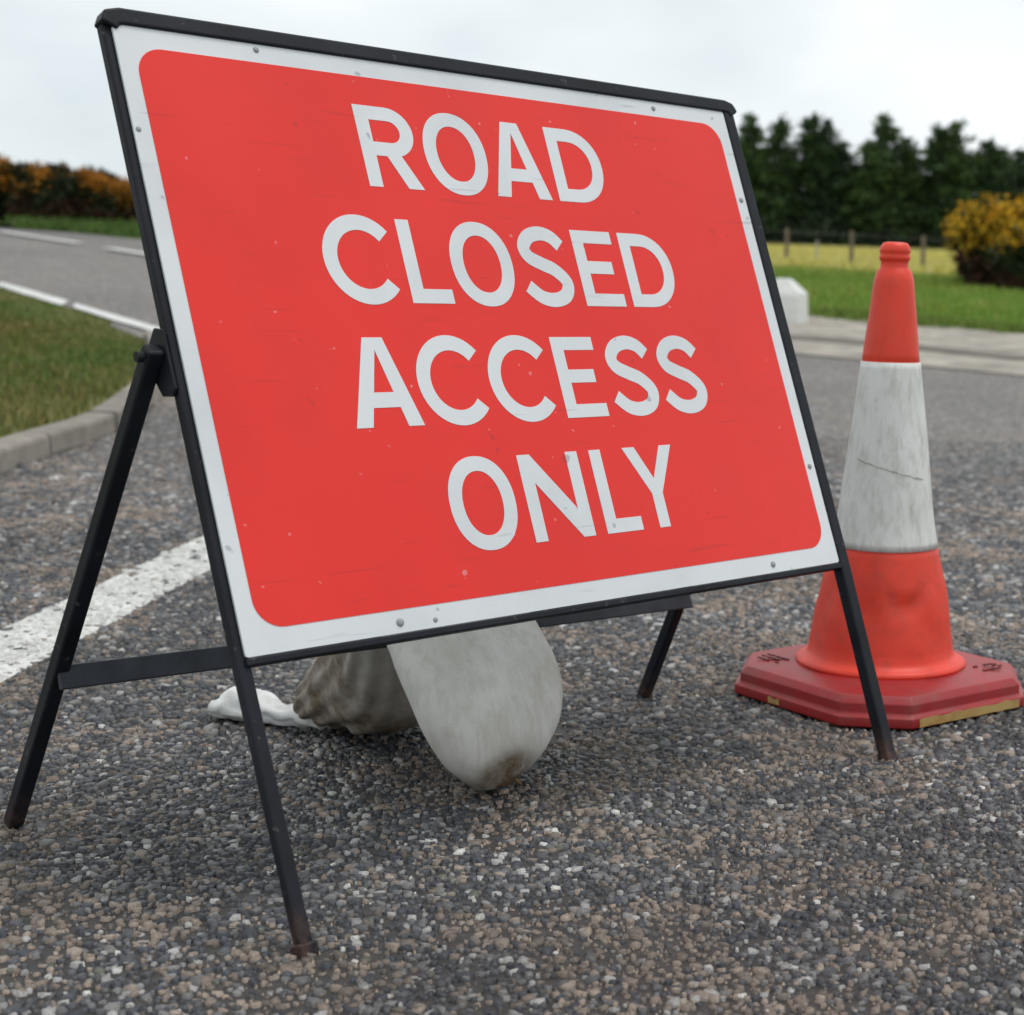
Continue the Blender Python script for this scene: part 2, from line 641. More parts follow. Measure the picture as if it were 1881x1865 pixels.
# light gravel strip beyond the road
GRAV_FAR = [(-22, 40.5), (-11.0, 31.2), (-6.0, 29.0), (0.09, 26.25), (1.02, 25.65), (1.81, 24.89), (3.09, 23.51), (9, 15.5), (22, -1.5)]
grav_poly = [p for p in FAR_EDGE[4:]] + [(22, -1.5), (9, 15.5), (3.09, 23.51), (1.81, 24.89), (1.02, 25.65), (0.09, 26.25), (-5.0, 27.5), (-9.5, 27.9)]
tag(sheet('gravel_shoulder', grav_poly, 0.003, MAT['gravel'], cell=0.6), 'pale gravel strip between the asphalt and the far grass', kind='structure')
# dirty darker wheel strip in the gravel
wp = [(-5.5, 23.6), (0.16, 20.3), (1.2, 19.0), (2.3, 17.3), (8, 9.6), (7.6, 9.2), (2.0, 16.6), (1.0, 18.2), (0.0, 19.4), (-5.6, 22.8)]
tag(sheet('dirt_track', wp, 0.006, mk_simple('dirt', (0.13, 0.12, 0.105), (0.20, 0.185, 0.16), 1.6, 0.95, 0.15, 0.5, 0.02, 8), cell=0.6), 'brownish dirt line along the gravel strip', kind='structure')

# yellow field behind the fence
field_poly = [(-4.2, 45.2), (-0.6, 43.6), (1.2, 41.2), (3.0, 41.0), (7.5, 38.6), (20, 31), (45, 45), (40, 72), (6.54, 78.5), (3.05, 80.5), (-7.6, 82.5), (-6.2, 66)]
tag(sheet('field', field_poly, 0.004, MAT['field_turf'], cell=1.0), 'yellow-green crop field behind the wire fence', kind='structure')

# left verge inside the kerb
verge_poly = KERB_BACK + EDGE_LOW + [(-50, 40), (-40, 0.2)]


def verge_h(x, y):
    """raised behind the kerb, level with the road along the main road edge"""
    x = np.asarray(x, float)
    y = np.asarray(y, float)
    dl = (-7.61 * 0.777 + 15.93 * 0.63) - (x * 0.777 + y * 0.63)      # metres from the main road
    return 0.075 * sstep(0.0, 1.6, dl) + 0.004


def verge_lift(o, h):
    for v in o.data.vertices:
        v.co.z += float(verge_h(v.co.x, v.co.y))


verge = sheet('verge', verge_poly, 0.0, MAT['turf'], cell=0.5)
verge_lift(verge, 0.075)
tag(verge, 'short olive grass verge held by the curved kerb', kind='structure')

# ------------------------------------------------------------------ kerb, stone by stone
kerb = empty('kerb', (-3.1, 7.0, 0))
tag(kerb, 'curved grey concrete kerb along the left grass verge', kind='structure')


def resample(pts, stepl):
    P = [Vector(p) for p in pts]
    # Catmull-Rom
    out = []
    for i in range(len(P) - 1):
        p0, p1, p2, p3 = P[max(0, i - 1)], P[i], P[i + 1], P[min(len(P) - 1, i + 2)]
        for j in range(12):
            t = j / 12
            out.append(0.5 * ((2 * p1) + (-p0 + p2) * t + (2 * p0 - 5 * p1 + 4 * p2 - p3) * t * t + (-p0 + 3 * p1 - 3 * p2 + p3) * t ** 3))
    out.append(P[-1])
    res = [out[0]]
    acc = 0
    for a, b in zip(out, out[1:]):
        seg = (b - a).length
        while acc + seg >= stepl:
            a = a.lerp(b, (stepl - acc) / seg)
            seg = (b - a).length
            acc = 0
            res.append(a.copy())
        acc += seg
    return res


kp = resample(KERB_BACK[:-1], 0.03)
# a joint falls at about y = 6.5, stones 0.88 m long
i_start = min(range(len(kp)), key=lambda i: abs(kp[i].y - 6.62))
n_st = int(round(0.88 / 0.03))
first = i_start % n_st
idx = list(range(first, len(kp) - 2, n_st))
for q, i0 in enumerate(idx):
    i1 = min(i0 + n_st, len(kp) - 1)
    if i1 - i0 < 6:
        continue
    gap = 0.018
    bm = bmesh.new()
    dz = random.uniform(-0.004, 0.004)
    dj = random.uniform(-0.004, 0.004)
    rings = []
    ks = list(range(i0, i1 + 1, 5))
    if ks[-1] != i1:
        ks.append(i1)
    for k in ks:
        p = kp[k].copy()
        t = (kp[min(k + 1, len(kp) - 1)] - kp[max(k - 1, 0)]).normalized()
        if k == i0: p += t * gap
        if k == i1: p -= t * gap
        s = Vector((t.y, -t.x))
        h = 0.088 + dz
        zg = zz(p.x, p.y)
        # profile: back bottom, back top, front top (rounded), front bottom with batter
        ring = []
        for so, ho in ((0.0, -0.1), (0.0, h - 0.002), (0.004, h), (0.108, h), (0.119, h - 0.004), (0.125, h - 0.016), (0.135, -0.1)):
            c = p + s * (so + dj)
            ring.append(bm.verts.new((c.x, c.y, zg + ho)))
        rings.append(ring)
    m = len(rings[0])
    for r0, r1 in zip(rings, rings[1:]):
        for j in range(m - 1):
            bm.faces.new((r0[j], r0[j + 1], r1[j + 1], r1[j]))
    bm.faces.new(rings[0][::-1])
    bm.faces.new(rings[-1])
    bmobj('kerbstone', bm, MAT['concrete'], kerb)

# ------------------------------------------------------------------ painted lines
def strip(name, pts_a, pts_b, off, label):
    poly = list(pts_a) + list(pts_b)[::-1]
    o = sheet(name, poly, off, MAT['paint'], cell=0.25)
    tag(o, label, kind='structure')
    return o


# edge line of the main road, in two strokes with a small break
strip('edge_line', [(-7.70, 15.95), (-6.25, 14.10)], [(-7.86, 16.42), (-6.42, 14.62)], 0.0045, 'white edge line of the main road, left stroke')
strip('edge_line', [(-6.10, 13.98), (-5.30, 12.93), (-4.66, 12.15)], [(-6.28, 14.42), (-5.40, 13.3), (-4.78, 12.52)], 0.0045, 'white edge line of the main road, stroke ending behind the sign')
# strip('edge_line', [along((-7.70, 15.95), -14), along((-7.70, 15.95), -0.35)], [along((-7.86, 16.42), -14), along((-7.86, 16.42), -0.35)], 0.0045, 'white edge line of the main road, far stroke')


def dash(p0, p1, w, label):
    p0, p1 = Vector(p0), Vector(p1)
    t = (p1 - p0).normalized()
    s = Vector((-t.y, t.x)) * w / 2
    strip('centre_line', [tuple(p0 - s), tuple(p1 - s)], [tuple(p0 + s), tuple(p1 + s)], 0.0045, label)


dash((-13.39, 27.95), (-10.92, 25.24), 0.20, 'white centre line dash of the main road nearest the left edge')
dash((-10.05, 24.24), (-7.6, 21.4), 0.20, 'white centre line dash of the main road beside the sign')
dash((-6.7, 20.3), (-4.3, 17.4), 0.20, 'white centre line dash hidden behind the sign')

# broad worn line beside the sign: a painted sheet under painted chippings
LINE = [(-1.18, 1.6), (-1.421, 2.92), (-1.476, 4.145), (-1.52, 5.2), (-1.58, 7.0), (-1.80, 7.0), (-1.74, 5.2), (-1.687, 4.707), (-1.631, 3.356), (-1.42, 1.6)]

# ------------------------------------------------------------------ chippings bedded in the asphalt
def fbm(x, y, s, seed):
    """cheap value-noise in numpy"""
    tot = np.zeros_like(x)
    amp = 1.0
    norm = 0
    for o in range(4):
        g = np.random.default_rng(seed + o).random((64, 64))
        u, v = x * s % 64, y * s % 64
        i, j = np.floor(u).astype(int) % 64, np.floor(v).astype(int) % 64
        fu, fv = u - np.floor(u), v - np.floor(v)
        fu, fv = fu * fu * (3 - 2 * fu), fv * fv * (3 - 2 * fv)
        i1, j1 = (i + 1) % 64, (j + 1) % 64
        tot += amp * (g[i, j] * (1 - fu) * (1 - fv) + g[i1, j] * fu * (1 - fv) + g[i, j1] * (1 - fu) * fv + g[i1, j1] * fu * fv)
        norm += amp
        amp *= 0.5
        s *= 2.1
    return tot / norm


PAL = np.array([(0.030, 0.033, 0.042), (0.055, 0.056, 0.062), (0.105, 0.103, 0.105), (0.175, 0.170, 0.165), (0.30, 0.29, 0.28), (0.47, 0.455, 0.43), (0.145, 0.115, 0.092), (0.22, 0.175, 0.14), (0.085, 0.09, 0.068)])
PW = np.array([0.27, 0.25, 0.19, 0.11, 0.080, 0.014, 0.085, 0.050, 0.015])
PW = PW / PW.sum()


def scatter():
    xs, ys, cs = [], [], []
    for y0, y1, c in ((1.2, 2.6, 0.0100), (2.6, 3.9, 0.0128), (3.9, 6.0, 0.0185), (6.0, 8.5, 0.027)):
        gx = np.arange(-0.62 * y1, 0.58 * y1, c)
        gy = np.arange(y0, y1, c * 0.9)
        X, Y = np.meshgrid(gx, gy)
        X = X + (np.arange(len(gy)) % 2)[:, None] * c / 2
        X = X + RNG.uniform(-.42, .42, X.shape) * c
        Y = Y + RNG.uniform(-.42, .42, X.shape) * c
        kb = np.interp(Y, [0.2, 2.6, 4.6, 6.4, 7.4, 8.3, 9], [-1.88, -2.31, -2.64, -2.95, -3.06, -3.25, -3.42])
        k = (X > -0.62 * Y) & (X < 0.55 * Y + 0.35 * (fbm(X, Y, 1.2, 77) - 0.5)) & (X > kb)
        xs.append(X[k]); ys.append(Y[k]); cs.append(np.full(k.sum(), c))
    return np.concatenate(xs), np.concatenate(ys), np.concatenate(cs)


def chips_mesh(name, x, y, c, col, mat, hscale=1.0, parent=None):
    n = len(x)
    K = 5
    ang = (np.arange(K)[None, :] + RNG.uniform(-.32, .32, (n, K))) * 2 * np.pi / K + RNG.uniform(0, 6.28, (n, 1))
    R = c * np.clip(RNG.lognormal(-0.50, 0.34, n), 0.25, 1.2)
    asp = RNG.uniform(0.62, 1.0, n)
    rot = RNG.uniform(0, np.pi, n)
    rad = R[:, None] * RNG.uniform(0.8, 1.12, (n, K))
    lx, ly = np.cos(ang) * rad, np.sin(ang) * rad * asp[:, None]
    bx = lx * np.cos(rot)[:, None] - ly * np.sin(rot)[:, None]
    by = lx * np.sin(rot)[:, None] + ly * np.cos(rot)[:, None]
    h = (0.0030 + 0.12 * R + RNG.normal(0, 0.0009, n) + 0.06 * (c - 0.01)) * hscale
    topk = RNG.uniform(0.66, 0.90, (n, 1))
    tx, ty = bx * topk, by * topk
    slx, sly = RNG.normal(0, .16, (n, 1)), RNG.normal(0, .16, (n, 1))
    tz = h[:, None] + tx * slx + ty * sly + RNG.normal(0, .06, (n, K)) * R[:, None]
    tz = np.maximum(tz, 0.0012)
    V = np.zeros((n, 2 * K, 3))
    V[:, :K, 0] = x[:, None] + bx
    V[:, :K, 1] = y[:, None] + by
    V[:, :K, 2] = -0.003
    V[:, K:, 0] = x[:, None] + tx
    V[:, K:, 1] = y[:, None] + ty
    V[:, K:, 2] = tz
    V[:, :, 2] += zf(x, y)[:, None]
    base = (np.arange(n) * 2 * K)[:, None]
    top = base + K + np.arange(K)[None, :]
    quads = np.zeros((n, K, 4), int)
    for j in range(K):
        j1 = (j + 1) % K
        quads[:, j] = np.stack([base[:, 0] + j, base[:, 0] + j1, base[:, 0] + K + j1, base[:, 0] + K + j], 1)
    loops = np.concatenate([top.reshape(n, K), quads.reshape(n, K * 4)], 1).ravel()
    counts = np.tile(np.array([K] + [4] * K), n)
    C3 = np.repeat(col, 2 * K, axis=0)
    return np_mesh(name, V.reshape(-1, 3), counts, loops, mat, parent, C3)


bit = NT('bitumen', 0.6, 0.4)
bit.color(bit.ramp(bit.noise(60, 6, 0.65), [(0.3, (0.018, 0.017, 0.017)), (0.6, (0.045, 0.040, 0.037)), (0.8, (0.11, 0.09, 0.072))]))
bit.bump(bit.noise(220, 4), 0.7, 0.004)
tag(sheet('road_binder', [(-0.75, 1.15), (-5.4, 8.5), (4.6, 8.5), (0.62, 1.15)], 0.0008, bit.m, cell=0.3), 'dark bitumen between the near chippings', kind='structure')
cx_, cy_, cc_ = scatter()
dust = fbm(cx_, cy_, 6.0, 100)
drop = RNG.random(len(cx_)) < np.where(dust > 0.57, 0.35, 0.10)
cx_, cy_, cc_, dust = cx_[~drop], cy_[~drop], cc_[~drop], dust[~drop]
ci = RNG.choice(len(PAL), len(cx_), p=PW)
warm = RNG.random(len(cx_)) < np.clip((dust - 0.5) * 4.5, 0, 0.62)
ci = np.where(warm, RNG.choice([6, 7], len(cx_)), ci)
sheen_tone = 0.84 + 0.32 * sstep(2.2, 4.6, cy_ + 0.55 * cx_) + 1.1 * (fbm(cx_, cy_, 2.4, 140) - 0.5)  # lightening to the far right paints in grazing sheen; patches are random tone
ccol = PAL[ci] * RNG.uniform(0.75, 1.35, (len(cx_), 1)) * sheen_tone[:, None]
far_ = sstep(4.5, 8.5, cy_)[:, None]
ccol = np.clip(ccol, 0.012, 0.6) * (1 - 0.55 * far_) + np.array([0.135, 0.130, 0.125]) * 0.55 * far_      # far stones pulled towards one average grey
inl = in_poly(cx_, cy_, LINE)
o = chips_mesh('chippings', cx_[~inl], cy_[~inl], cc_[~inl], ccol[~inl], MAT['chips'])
tag(o, 'grey and tan stone chippings bedded in the near asphalt', 'chippings', kind='stuff')
bare = RNG.random(inl.sum()) < 0.13
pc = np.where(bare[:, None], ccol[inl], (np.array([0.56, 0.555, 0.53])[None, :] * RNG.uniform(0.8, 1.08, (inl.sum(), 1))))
bl = sheet('broad_line', LINE, 0.0025, MAT['paint'], cell=0.15)
tag(bl, 'broad worn white line painted on the chippings beside the sign', kind='structure')
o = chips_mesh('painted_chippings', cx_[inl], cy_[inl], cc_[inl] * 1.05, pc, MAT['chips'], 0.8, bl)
tag(o, kind='stuff')

# fine tan grit lying in the hollows, thickest in drifts and along the kerb
def grit(n=80000):
    y = np.sqrt(RNG.uniform(1.2 ** 2, 5.2 ** 2, n))
    x = RNG.uniform(-0.62, 0.34, n) * y
    d = fbm(x, y, 6.0, 100)
    kx = np.interp(y, [0.2, 2.6, 4.6, 6.4, 8.3], [-1.88, -2.31, -2.64, -2.94, -3.25])
    near = np.clip(1 - (x - kx) / 1.1, 0, 1) * (x > kx)
    keep = (RNG.random(n) < np.clip((d - 0.50) * 9, 0.03, 1)) & (x > kx)
    y2 = np.sqrt(RNG.uniform(4.6 ** 2, 9.5 ** 2, n // 9))
    kx2 = np.interp(y2, [0.2, 2.6, 4.6, 6.4, 8.3, 10], [-1.88, -2.31, -2.64, -2.94, -3.25, -3.78])
    x2 = kx2 + np.abs(RNG.normal(0, 0.5, n // 9))
    x, y = np.concatenate([x[keep], x2]), np.concatenate([y[keep], y2])
    ok = ~in_poly(x, y, LINE)
    x, y = x[ok], y[ok]
    n = len(x)
    R = RNG.uniform(0.0012, 0.0034, n) * np.clip(y / 2.4, 0.9, 2.2)
    a0 = RNG.uniform(0, 6.28, n)
    V = np.zeros((n, 4, 3))
    z = zf(x, y)
    lift = RNG.uniform(0.0, 0.0035, n)
    for j in range(3):
        V[:, j] = np.stack([x + R * np.cos(a0 + j * 2.094), y + R * np.sin(a0 + j * 2.094), z - 0.001 + lift * 0.5], 1)
    V[:, 3] = np.stack([x, y, z + R * 0.8 + lift], 1)
    b = (np.arange(n) * 4)[:, None]
    loops = np.concatenate([b + np.array([[0, 1, 3]]), b + np.array([[1, 2, 3]]), b + np.array([[2, 0, 3]])], 1).ravel()
    cols = pick(n, [(0.27, 0.205, 0.15), (0.22, 0.165, 0.125), (0.33, 0.26, 0.20), (0.17, 0.15, 0.13)], [4, 3, 2, 2])
    o = np_mesh('grit', V.reshape(-1, 3), np.full(n * 3, 3), loops, MAT['chips'], None, np.repeat(cols, 4, axis=0))
    tag(o, 'fine tan grit drifted over the near road and kerb foot', 'grit', kind='stuff')


def pick(n, pal, wts, var=0.25):
    pal = np.array(pal)
    wts = np.array(wts) / np.sum(wts)
    return pal[RNG.choice(len(pal), n, p=wts)] * RNG.uniform(1 - var, 1 + var, (n, 1))


grit()

# ------------------------------------------------------------------ grass blades
def blades(name, x, y, h, w, cols, label, zoff=0.0, parent=None, lean=0.35):
    n = len(x)
    z = zf(x, y) + zoff
    a = RNG.uniform(0, 2 * np.pi, n)
    dx, dy = np.cos(a) * w / 2, np.sin(a) * w / 2
    la = RNG.uniform(0, 2 * np.pi, n)
    lm = np.abs(RNG.normal(0, lean, n)) * h
    V = np.zeros((n, 5, 3))
    V[:, 0] = np.stack([x - dx, y - dy, z - 0.01], 1)
    V[:, 1] = np.stack([x + dx, y + dy, z - 0.01], 1)
    mx, my = x + np.cos(la) * lm * .35, y + np.sin(la) * lm * .35
    V[:, 2] = np.stack([mx + dx * .7, my + dy * .7, z + h * .6], 1)
    V[:, 3] = np.stack([mx - dx * .7, my - dy * .7, z + h * .6], 1)
    V[:, 4] = np.stack([x + np.cos(la) * lm, y + np.sin(la) * lm, z + h * np.sqrt(np.clip(1 - (lm / h) ** 2 * .5, .3, 1))], 1)
    b = (np.arange(n) * 5)[:, None]
    loops = np.concatenate([b + np.array([[0, 1, 2, 3]]), b + np.array([[3, 2, 4]])], 1).ravel()
    counts = np.tile([4, 3], n)
    C3 = np.repeat(cols, 5, axis=0)
    o = np_mesh(name, V.reshape(-1, 3), counts, loops, MAT['blade'], parent, C3)
    tag(o, label, 'grass', kind='stuff')
    return o


def rand_in(poly, n, xr, yr):
    x = RNG.uniform(*xr, n)
    y = RNG.uniform(*yr, n)
    k = in_poly(x, y, poly)
    return x[k], y[k]


GREENS = [(0.125, 0.155, 0.028), (0.085, 0.12, 0.022), (0.21, 0.20, 0.055), (0.30, 0.25, 0.11), (0.17, 0.14, 0.06)]
x, y = rand_in(verge_poly, 165000, (-10.5, -2.9), (5.2, 17.5))
pn = fbm(x, y, 0.9, 300)
cols = pick(len(x), GREENS, [5, 4, 2.4, 1.0, 0.5])
cols = np.where((pn > 0.60)[:, None], cols * np.array([1.18, 1.0, 1.1]), cols)
cols = np.where((pn < 0.42)[:, None], cols * np.array([0.72, 0.98, 0.8]), cols)
dl = (-7.61 * 0.777 + 15.93 * 0.63) - (x * 0.777 + y * 0.63)
hh = RNG.uniform(0.02, 0.055, len(x)) * (0.6 + 1.1 * fbm(x, y, 1.7, 310)) * (0.35 + 0.65 * sstep(0.1, 2.5, dl))
blades('grass', x, y, hh, RNG.uniform(0.004, 0.009, len(x)) * (0.5 + y / 12), cols, 'short olive and yellow grass on the left verge', verge_h(x, y))
# right verge between gravel and fence
rv = [(-6, 29), (0.09, 26.2), (1.02, 25.6), (1.81, 24.85), (3.09, 23.45), (9, 16), (16, 26), (7.5, 39.6), (3.0, 42.0), (1.2, 42.4), (-0.6, 44.8), (-6, 46)]
x, y = rand_in(rv, 150000, (-3.5, 9.0), (18, 49))
tall = fbm(x, y, 0.35, 320)
cols = pick(len(x), [(0.19, 0.33, 0.035), (0.13, 0.25, 0.03), (0.27, 0.36, 0.06), (0.38, 0.38, 0.11)], [4, 3, 2, .7])
cols = np.where((tall > 0.55)[:, None], cols * np.array([1.2, 1.06, 1.2]), cols)
hh = RNG.uniform(0.06, 0.16, len(x)) * (0.5 + 1.3 * tall)
blades('grass', x, y, hh, RNG.uniform(0.015, 0.035, len(x)), cols, 'bright green grass verge in front of the wire fence')
# ragged tufts spreading over the gravel edge
ex_ = RNG.uniform(-3.0, 9.0, 260)
ey_ = np.interp(ex_, [-6, 0.09, 1.02, 1.81, 3.09, 9], [29, 26.25, 25.65, 24.89, 23.51, 15.5]) + RNG.normal(-0.15, 0.30, 260)
x = np.repeat(ex_, 60) + RNG.normal(0, .09, 260 * 60)
y = np.repeat(ey_, 60) + RNG.normal(0, .09, 260 * 60)
cols = pick(len(x), [(0.15, 0.24, 0.03), (0.11, 0.19, 0.025), (0.30, 0.29, 0.10)], [4, 3, 1.5])
blades('grass', x, y, RNG.uniform(0.05, 0.16, len(x)), RNG.uniform(0.015, 0.03, len(x)), cols, 'ragged grass tufts spreading over the gravel edge on the right', 0.02)
# pale rough grass at the fence foot and the crop itself
x, y = rand_in(field_poly, 80000, (-4, 14), (40, 82))
cols = pick(len(x), [(0.58, 0.53, 0.14), (0.64, 0.57, 0.20), (0.46, 0.46, 0.11), (0.66, 0.58, 0.28)], [4, 3, 2, 1])
blades('crop', x, y, RNG.uniform(0.15, 0.38, len(x)), RNG.uniform(0.04, 0.08, len(x)), cols, 'yellow-green crop standing in the field behind the fence')
# far bank on the left
bank = [(-24, 44), (-19, 38), (-14.3, 30.5), (-12.7, 29.9), (-11.0, 28.6), (-6, 24.2), (-4, 26), (-10, 40), (-16, 46)]
x, y = rand_in(bank, 110000, (-22, -4), (24, 46))
tall = fbm(x, y, 0.5, 330)
r_ = np.hypot(x, y)
hh = RNG.uniform(0.06, 0.17, len(x)) * (0.4 + 1.3 * tall) * np.clip((r_ - 29) / 4, 0.35, 1.5)
cols = pick(len(x), [(0.075, 0.145, 0.02), (0.05, 0.10, 0.018), (0.11, 0.165, 0.03), (0.15, 0.16, 0.05)], [4, 4, 2, .8])
blades('grass', x, y, hh, RNG.uniform(0.018, 0.04, len(x)), cols, 'dark green grass bank beyond the main road on the left')

# ------------------------------------------------------------------ the road sign
YAW, LEAN = 0.8592, 0.37243
SE = Vector((math.cos(YAW), math.sin(YAW), 0))                   # along the sign, to the right
SNH = Vector((math.sin(YAW), -math.cos(YAW), 0))                 # horizontal direction it faces
SU = Vector((0, 0, 1)) * math.cos(LEAN) - SNH * math.sin(LEAN)   # up the sign
SN = SE.cross(SU)                                                # out of its face
SO = Vector((-0.18413, 2.16591, 0))


def S(a, b, c=0.0):
    return SO + SE * a + SU * b + SN * c


sign = empty('road_sign', SO)
tag(sign, 'red temporary road sign with white lettering on a black folding frame', 'road sign')


def rrect(x0, x1, y0, y1, r, seg=8):
    pts = []
    for cx, cy, a0 in ((x1 - r, y1 - r, 0), (x0 + r, y1 - r, 90), (x0 + r, y0 + r, 180), (x1 - r, y0 + r, 270)):
        for i in range(seg + 1):
            t = math.radians(a0 + 90 * i / seg)
            pts.append((cx + r * math.cos(t), cy + r * math.sin(t)))
    return pts


def flat_shape(name, loops, thick, c0, mat, parent):
    """closed outlines (even-odd filled) in sign coordinates, extruded `thick` from height c0"""
    cu = bpy.data.curves.new(name, 'CURVE')
    cu.dimensions = '2D'
    cu.fill_mode = 'BOTH'
    cu.extrude = thick / 2
    for lp in loops:
        sp = cu.splines.new('POLY')
        sp.points.add(len(lp) - 1)
        for p, (x, y) in zip(sp.points, lp):
            p.co = (x, y, 0, 1)
        sp.use_cyclic_u = True
    tmp = bpy.data.objects.new('tmp', cu)
    COL.objects.link(tmp)
    dg = bpy.context.evaluated_depsgraph_get()
    dg.update()
    me = bpy.data.meshes.new_from_object(tmp.evaluated_get(dg))
    bpy.data.objects.remove(tmp)
    bpy.data.curves.remove(cu)
    me.materials.clear()
    for v in me.vertices:
        v.co = S(v.co.x, v.co.y, c0 + thick / 2 + v.co.z)
    me.name = name
    return link(name, me, mat, parent)


plate = flat_shape('sign_plate', [rrect(-0.526, 0.527, 0.334, 1.109, 0.004, 3)], 0.003, -0.003, MAT['white'], sign)
panel = flat_shape('red_panel', [rrect(-0.504, 0.504, 0.363, 1.083, 0.036, 10)], 0.0006, 0.0, MAT['red'], plate)

T = 0.0212      # stroke width


def ell(cx, cy, rx, ry, a0, a1, n, ex=2.0):
    o = []
    for i in range(n + 1):
        t = math.radians(a0 + (a1 - a0) * i / n)
        c, s = math.cos(t), math.sin(t)
        o.append((cx + rx * math.copysign(abs(c) ** (2 / ex), c), cy + ry * math.copysign(abs(s) ** (2 / ex), s)))
    return o


def ribbon(pts, t):
    Lf, Rt = [], []
    n = len(pts)
    for i in range(n):
        a = pts[max(0, i - 1)]
        b = pts[min(n - 1, i + 1)]
        dx, dy = b[0] - a[0], b[1] - a[1]
        d = math.hypot(dx, dy)
        nx, ny = -dy / d * t / 2, dx / d * t / 2
        Lf.append((pts[i][0] + nx, pts[i][1] + ny))
        Rt.append((pts[i][0] - nx, pts[i][1] - ny))
    return Lf + Rt[::-1]


def catmull(P, k=8):
    out = []
    for i in range(len(P) - 1):
        p0, p1, p2, p3 = P[max(0, i - 1)], P[i], P[i + 1], P[min(len(P) - 1, i + 2)]
        for j in range(k):
            t = j / k
            out.append(tuple(0.5 * ((2 * p1[q]) + (-p0[q] + p2[q]) * t + (2 * p0[q] - 5 * p1[q] + 4 * p2[q] - p3[q]) * t * t + (-p0[q] + 3 * p1[q] - 3 * p2[q] + p3[q]) * t ** 3) for q in (0, 1)))
    out.append(P[-1])
    return out


def glyph(ch, w, h):
    t = T
    if ch == 'O':
        o = 0.003
        return [ell(w / 2, h / 2, w / 2, h / 2 + o, 0, 360 - 6, 59, 2.15), ell(w / 2, h / 2, w / 2 - t, h / 2 + o - t * .95, 0, 360 - 6, 59, 2.1)]
    if ch == 'D':
        k = 0.040
        out = [(0, 0), (0, h), (k, h)] + ell(k, h / 2, w - k, h / 2, 90, -90, 24, 2.1)[1:]
        ti = t * .95
        inn = [(t, ti), (t, h - ti), (k, h - ti)] + ell(k, h / 2, w - k - t, h / 2 - ti, 90, -90, 24, 2.1)[1:]
        return [out, inn]
    if ch == 'C':
        rx, ry = w * 0.56, h / 2 + .003
        pts = ell(rx, h / 2, rx - t / 2, ry - t / 2, 40, 320, 40, 2.0)
        return [ribbon(pts, t)]
    if ch == 'S':
        P = [(.083, .0925), (.069, .1055), (.049, .1105), (.027, .1045), (.0145, .0885), (.0205, .0735), (.041, .0635), (.0635, .054), (.081, .0355), (.074, .0165), (.052, .0085), (.028, .0125), (.0075, .0285)]
        P = [(x * w / .095, y * h / .119) for x, y in P]
        return [ribbon(catmull(P), t)]
    if ch == 'A':
        ap = 0.030
        l0, l1 = w / 2 - ap / 2, w / 2 + ap / 2
        f = 0.0245
        yb0, yb1 = h * .215, h * .385

        def xl(y):    # inner edge of the left leg
            return f + (w / 2 - f) * (y / (h * 0.86))
        out = [(0, 0), (l0, h), (l1, h), (w, 0), (w - f, 0), (w - xl(yb0), yb0), (xl(yb0), yb0), (f, 0)]
        inn = [(xl(yb1), yb1), (w - xl(yb1), yb1), (w / 2, h * 0.86)]
        return [out, inn]
    if ch == 'E':
        m0, m1 = h * .43, h * .43 + t * .92
        return [[(0, 0), (0, h), (w, h), (w, h - t * .92), (t, h - t * .92), (t, m1), (w * .88, m1), (w * .88, m0), (t, m0), (t, t * .92), (w, t * .92), (w, 0)]]
    if ch == 'L':
        return [[(0, 0), (0, h), (t, h), (t, t * .95), (w, t * .95), (w, 0)]]
    if ch == 'N':
        k = t * 1.02
        return [[(0, 0), (0, h), (k, h), (w - t, h * .33), (w - t, h), (w, h), (w, 0), (w - k, 0), (t, h * .67), (t, 0)]]
    if ch == 'Y':
        c = w / 2
        return [[(c - t / 2, 0), (c - t / 2, h * .42), (0, h), (t * 1.12, h), (c, h * .60), (w - t * 1.12, h), (w, h), (c + t / 2, h * .42), (c + t / 2, 0)]]
    if ch == 'R':
        b = 0.050          # bowl centre x
        v = 0.0355
        ti = t * .93
        y0 = h - 2 * v
        out = [(0, 0), (0, h), (b, h)] + ell(b, h - v, .0885 - b, v, 90, -72, 18, 2.0)[1:] + [(w, 0), (w - 0.0255, 0), (0.0385, y0), (t, y0), (t, 0)]
        inn = [(t, y0 + ti), (t, h - ti), (b, h - ti)] + ell(b, h - v, .0885 - b - t, v - ti, 90, -90, 14, 2.0)[1:]
        return [out, inn]


ROWS = [(0.9250, 0.1160, [('R', -0.211, 0.088), ('O', -0.109, 0.106), ('A', 0.002, 0.101), ('D', 0.117, 0.100)]),
        (0.7625, 0.1175, [('C', -0.307, 0.107), ('L', -0.185, 0.068), ('O', -0.108, 0.106), ('S', 0.011, 0.095), ('E', 0.120, 0.078), ('D', 0.2135, 0.100)]),
        (0.5955, 0.1195, [('A', -0.314, 0.103), ('C', -0.207, 0.107), ('C', -0.090, 0.107), ('E', 0.0325, 0.078), ('S', 0.126, 0.096), ('S', 0.230, 0.095)]),
        (0.4250, 0.1220, [('O', -0.201, 0.107), ('N', -0.075, 0.107), ('L', 0.0545, 0.069), ('Y', 0.118, 0.098)])]
for yb, h, row in ROWS:
    for ch, x0, w in row:
        flat_shape('letter', [[(x0 + x, yb + y) for x, y in lp] for lp in glyph(ch, w, h)], 0.0005, 0.0006, MAT['white'], plate)

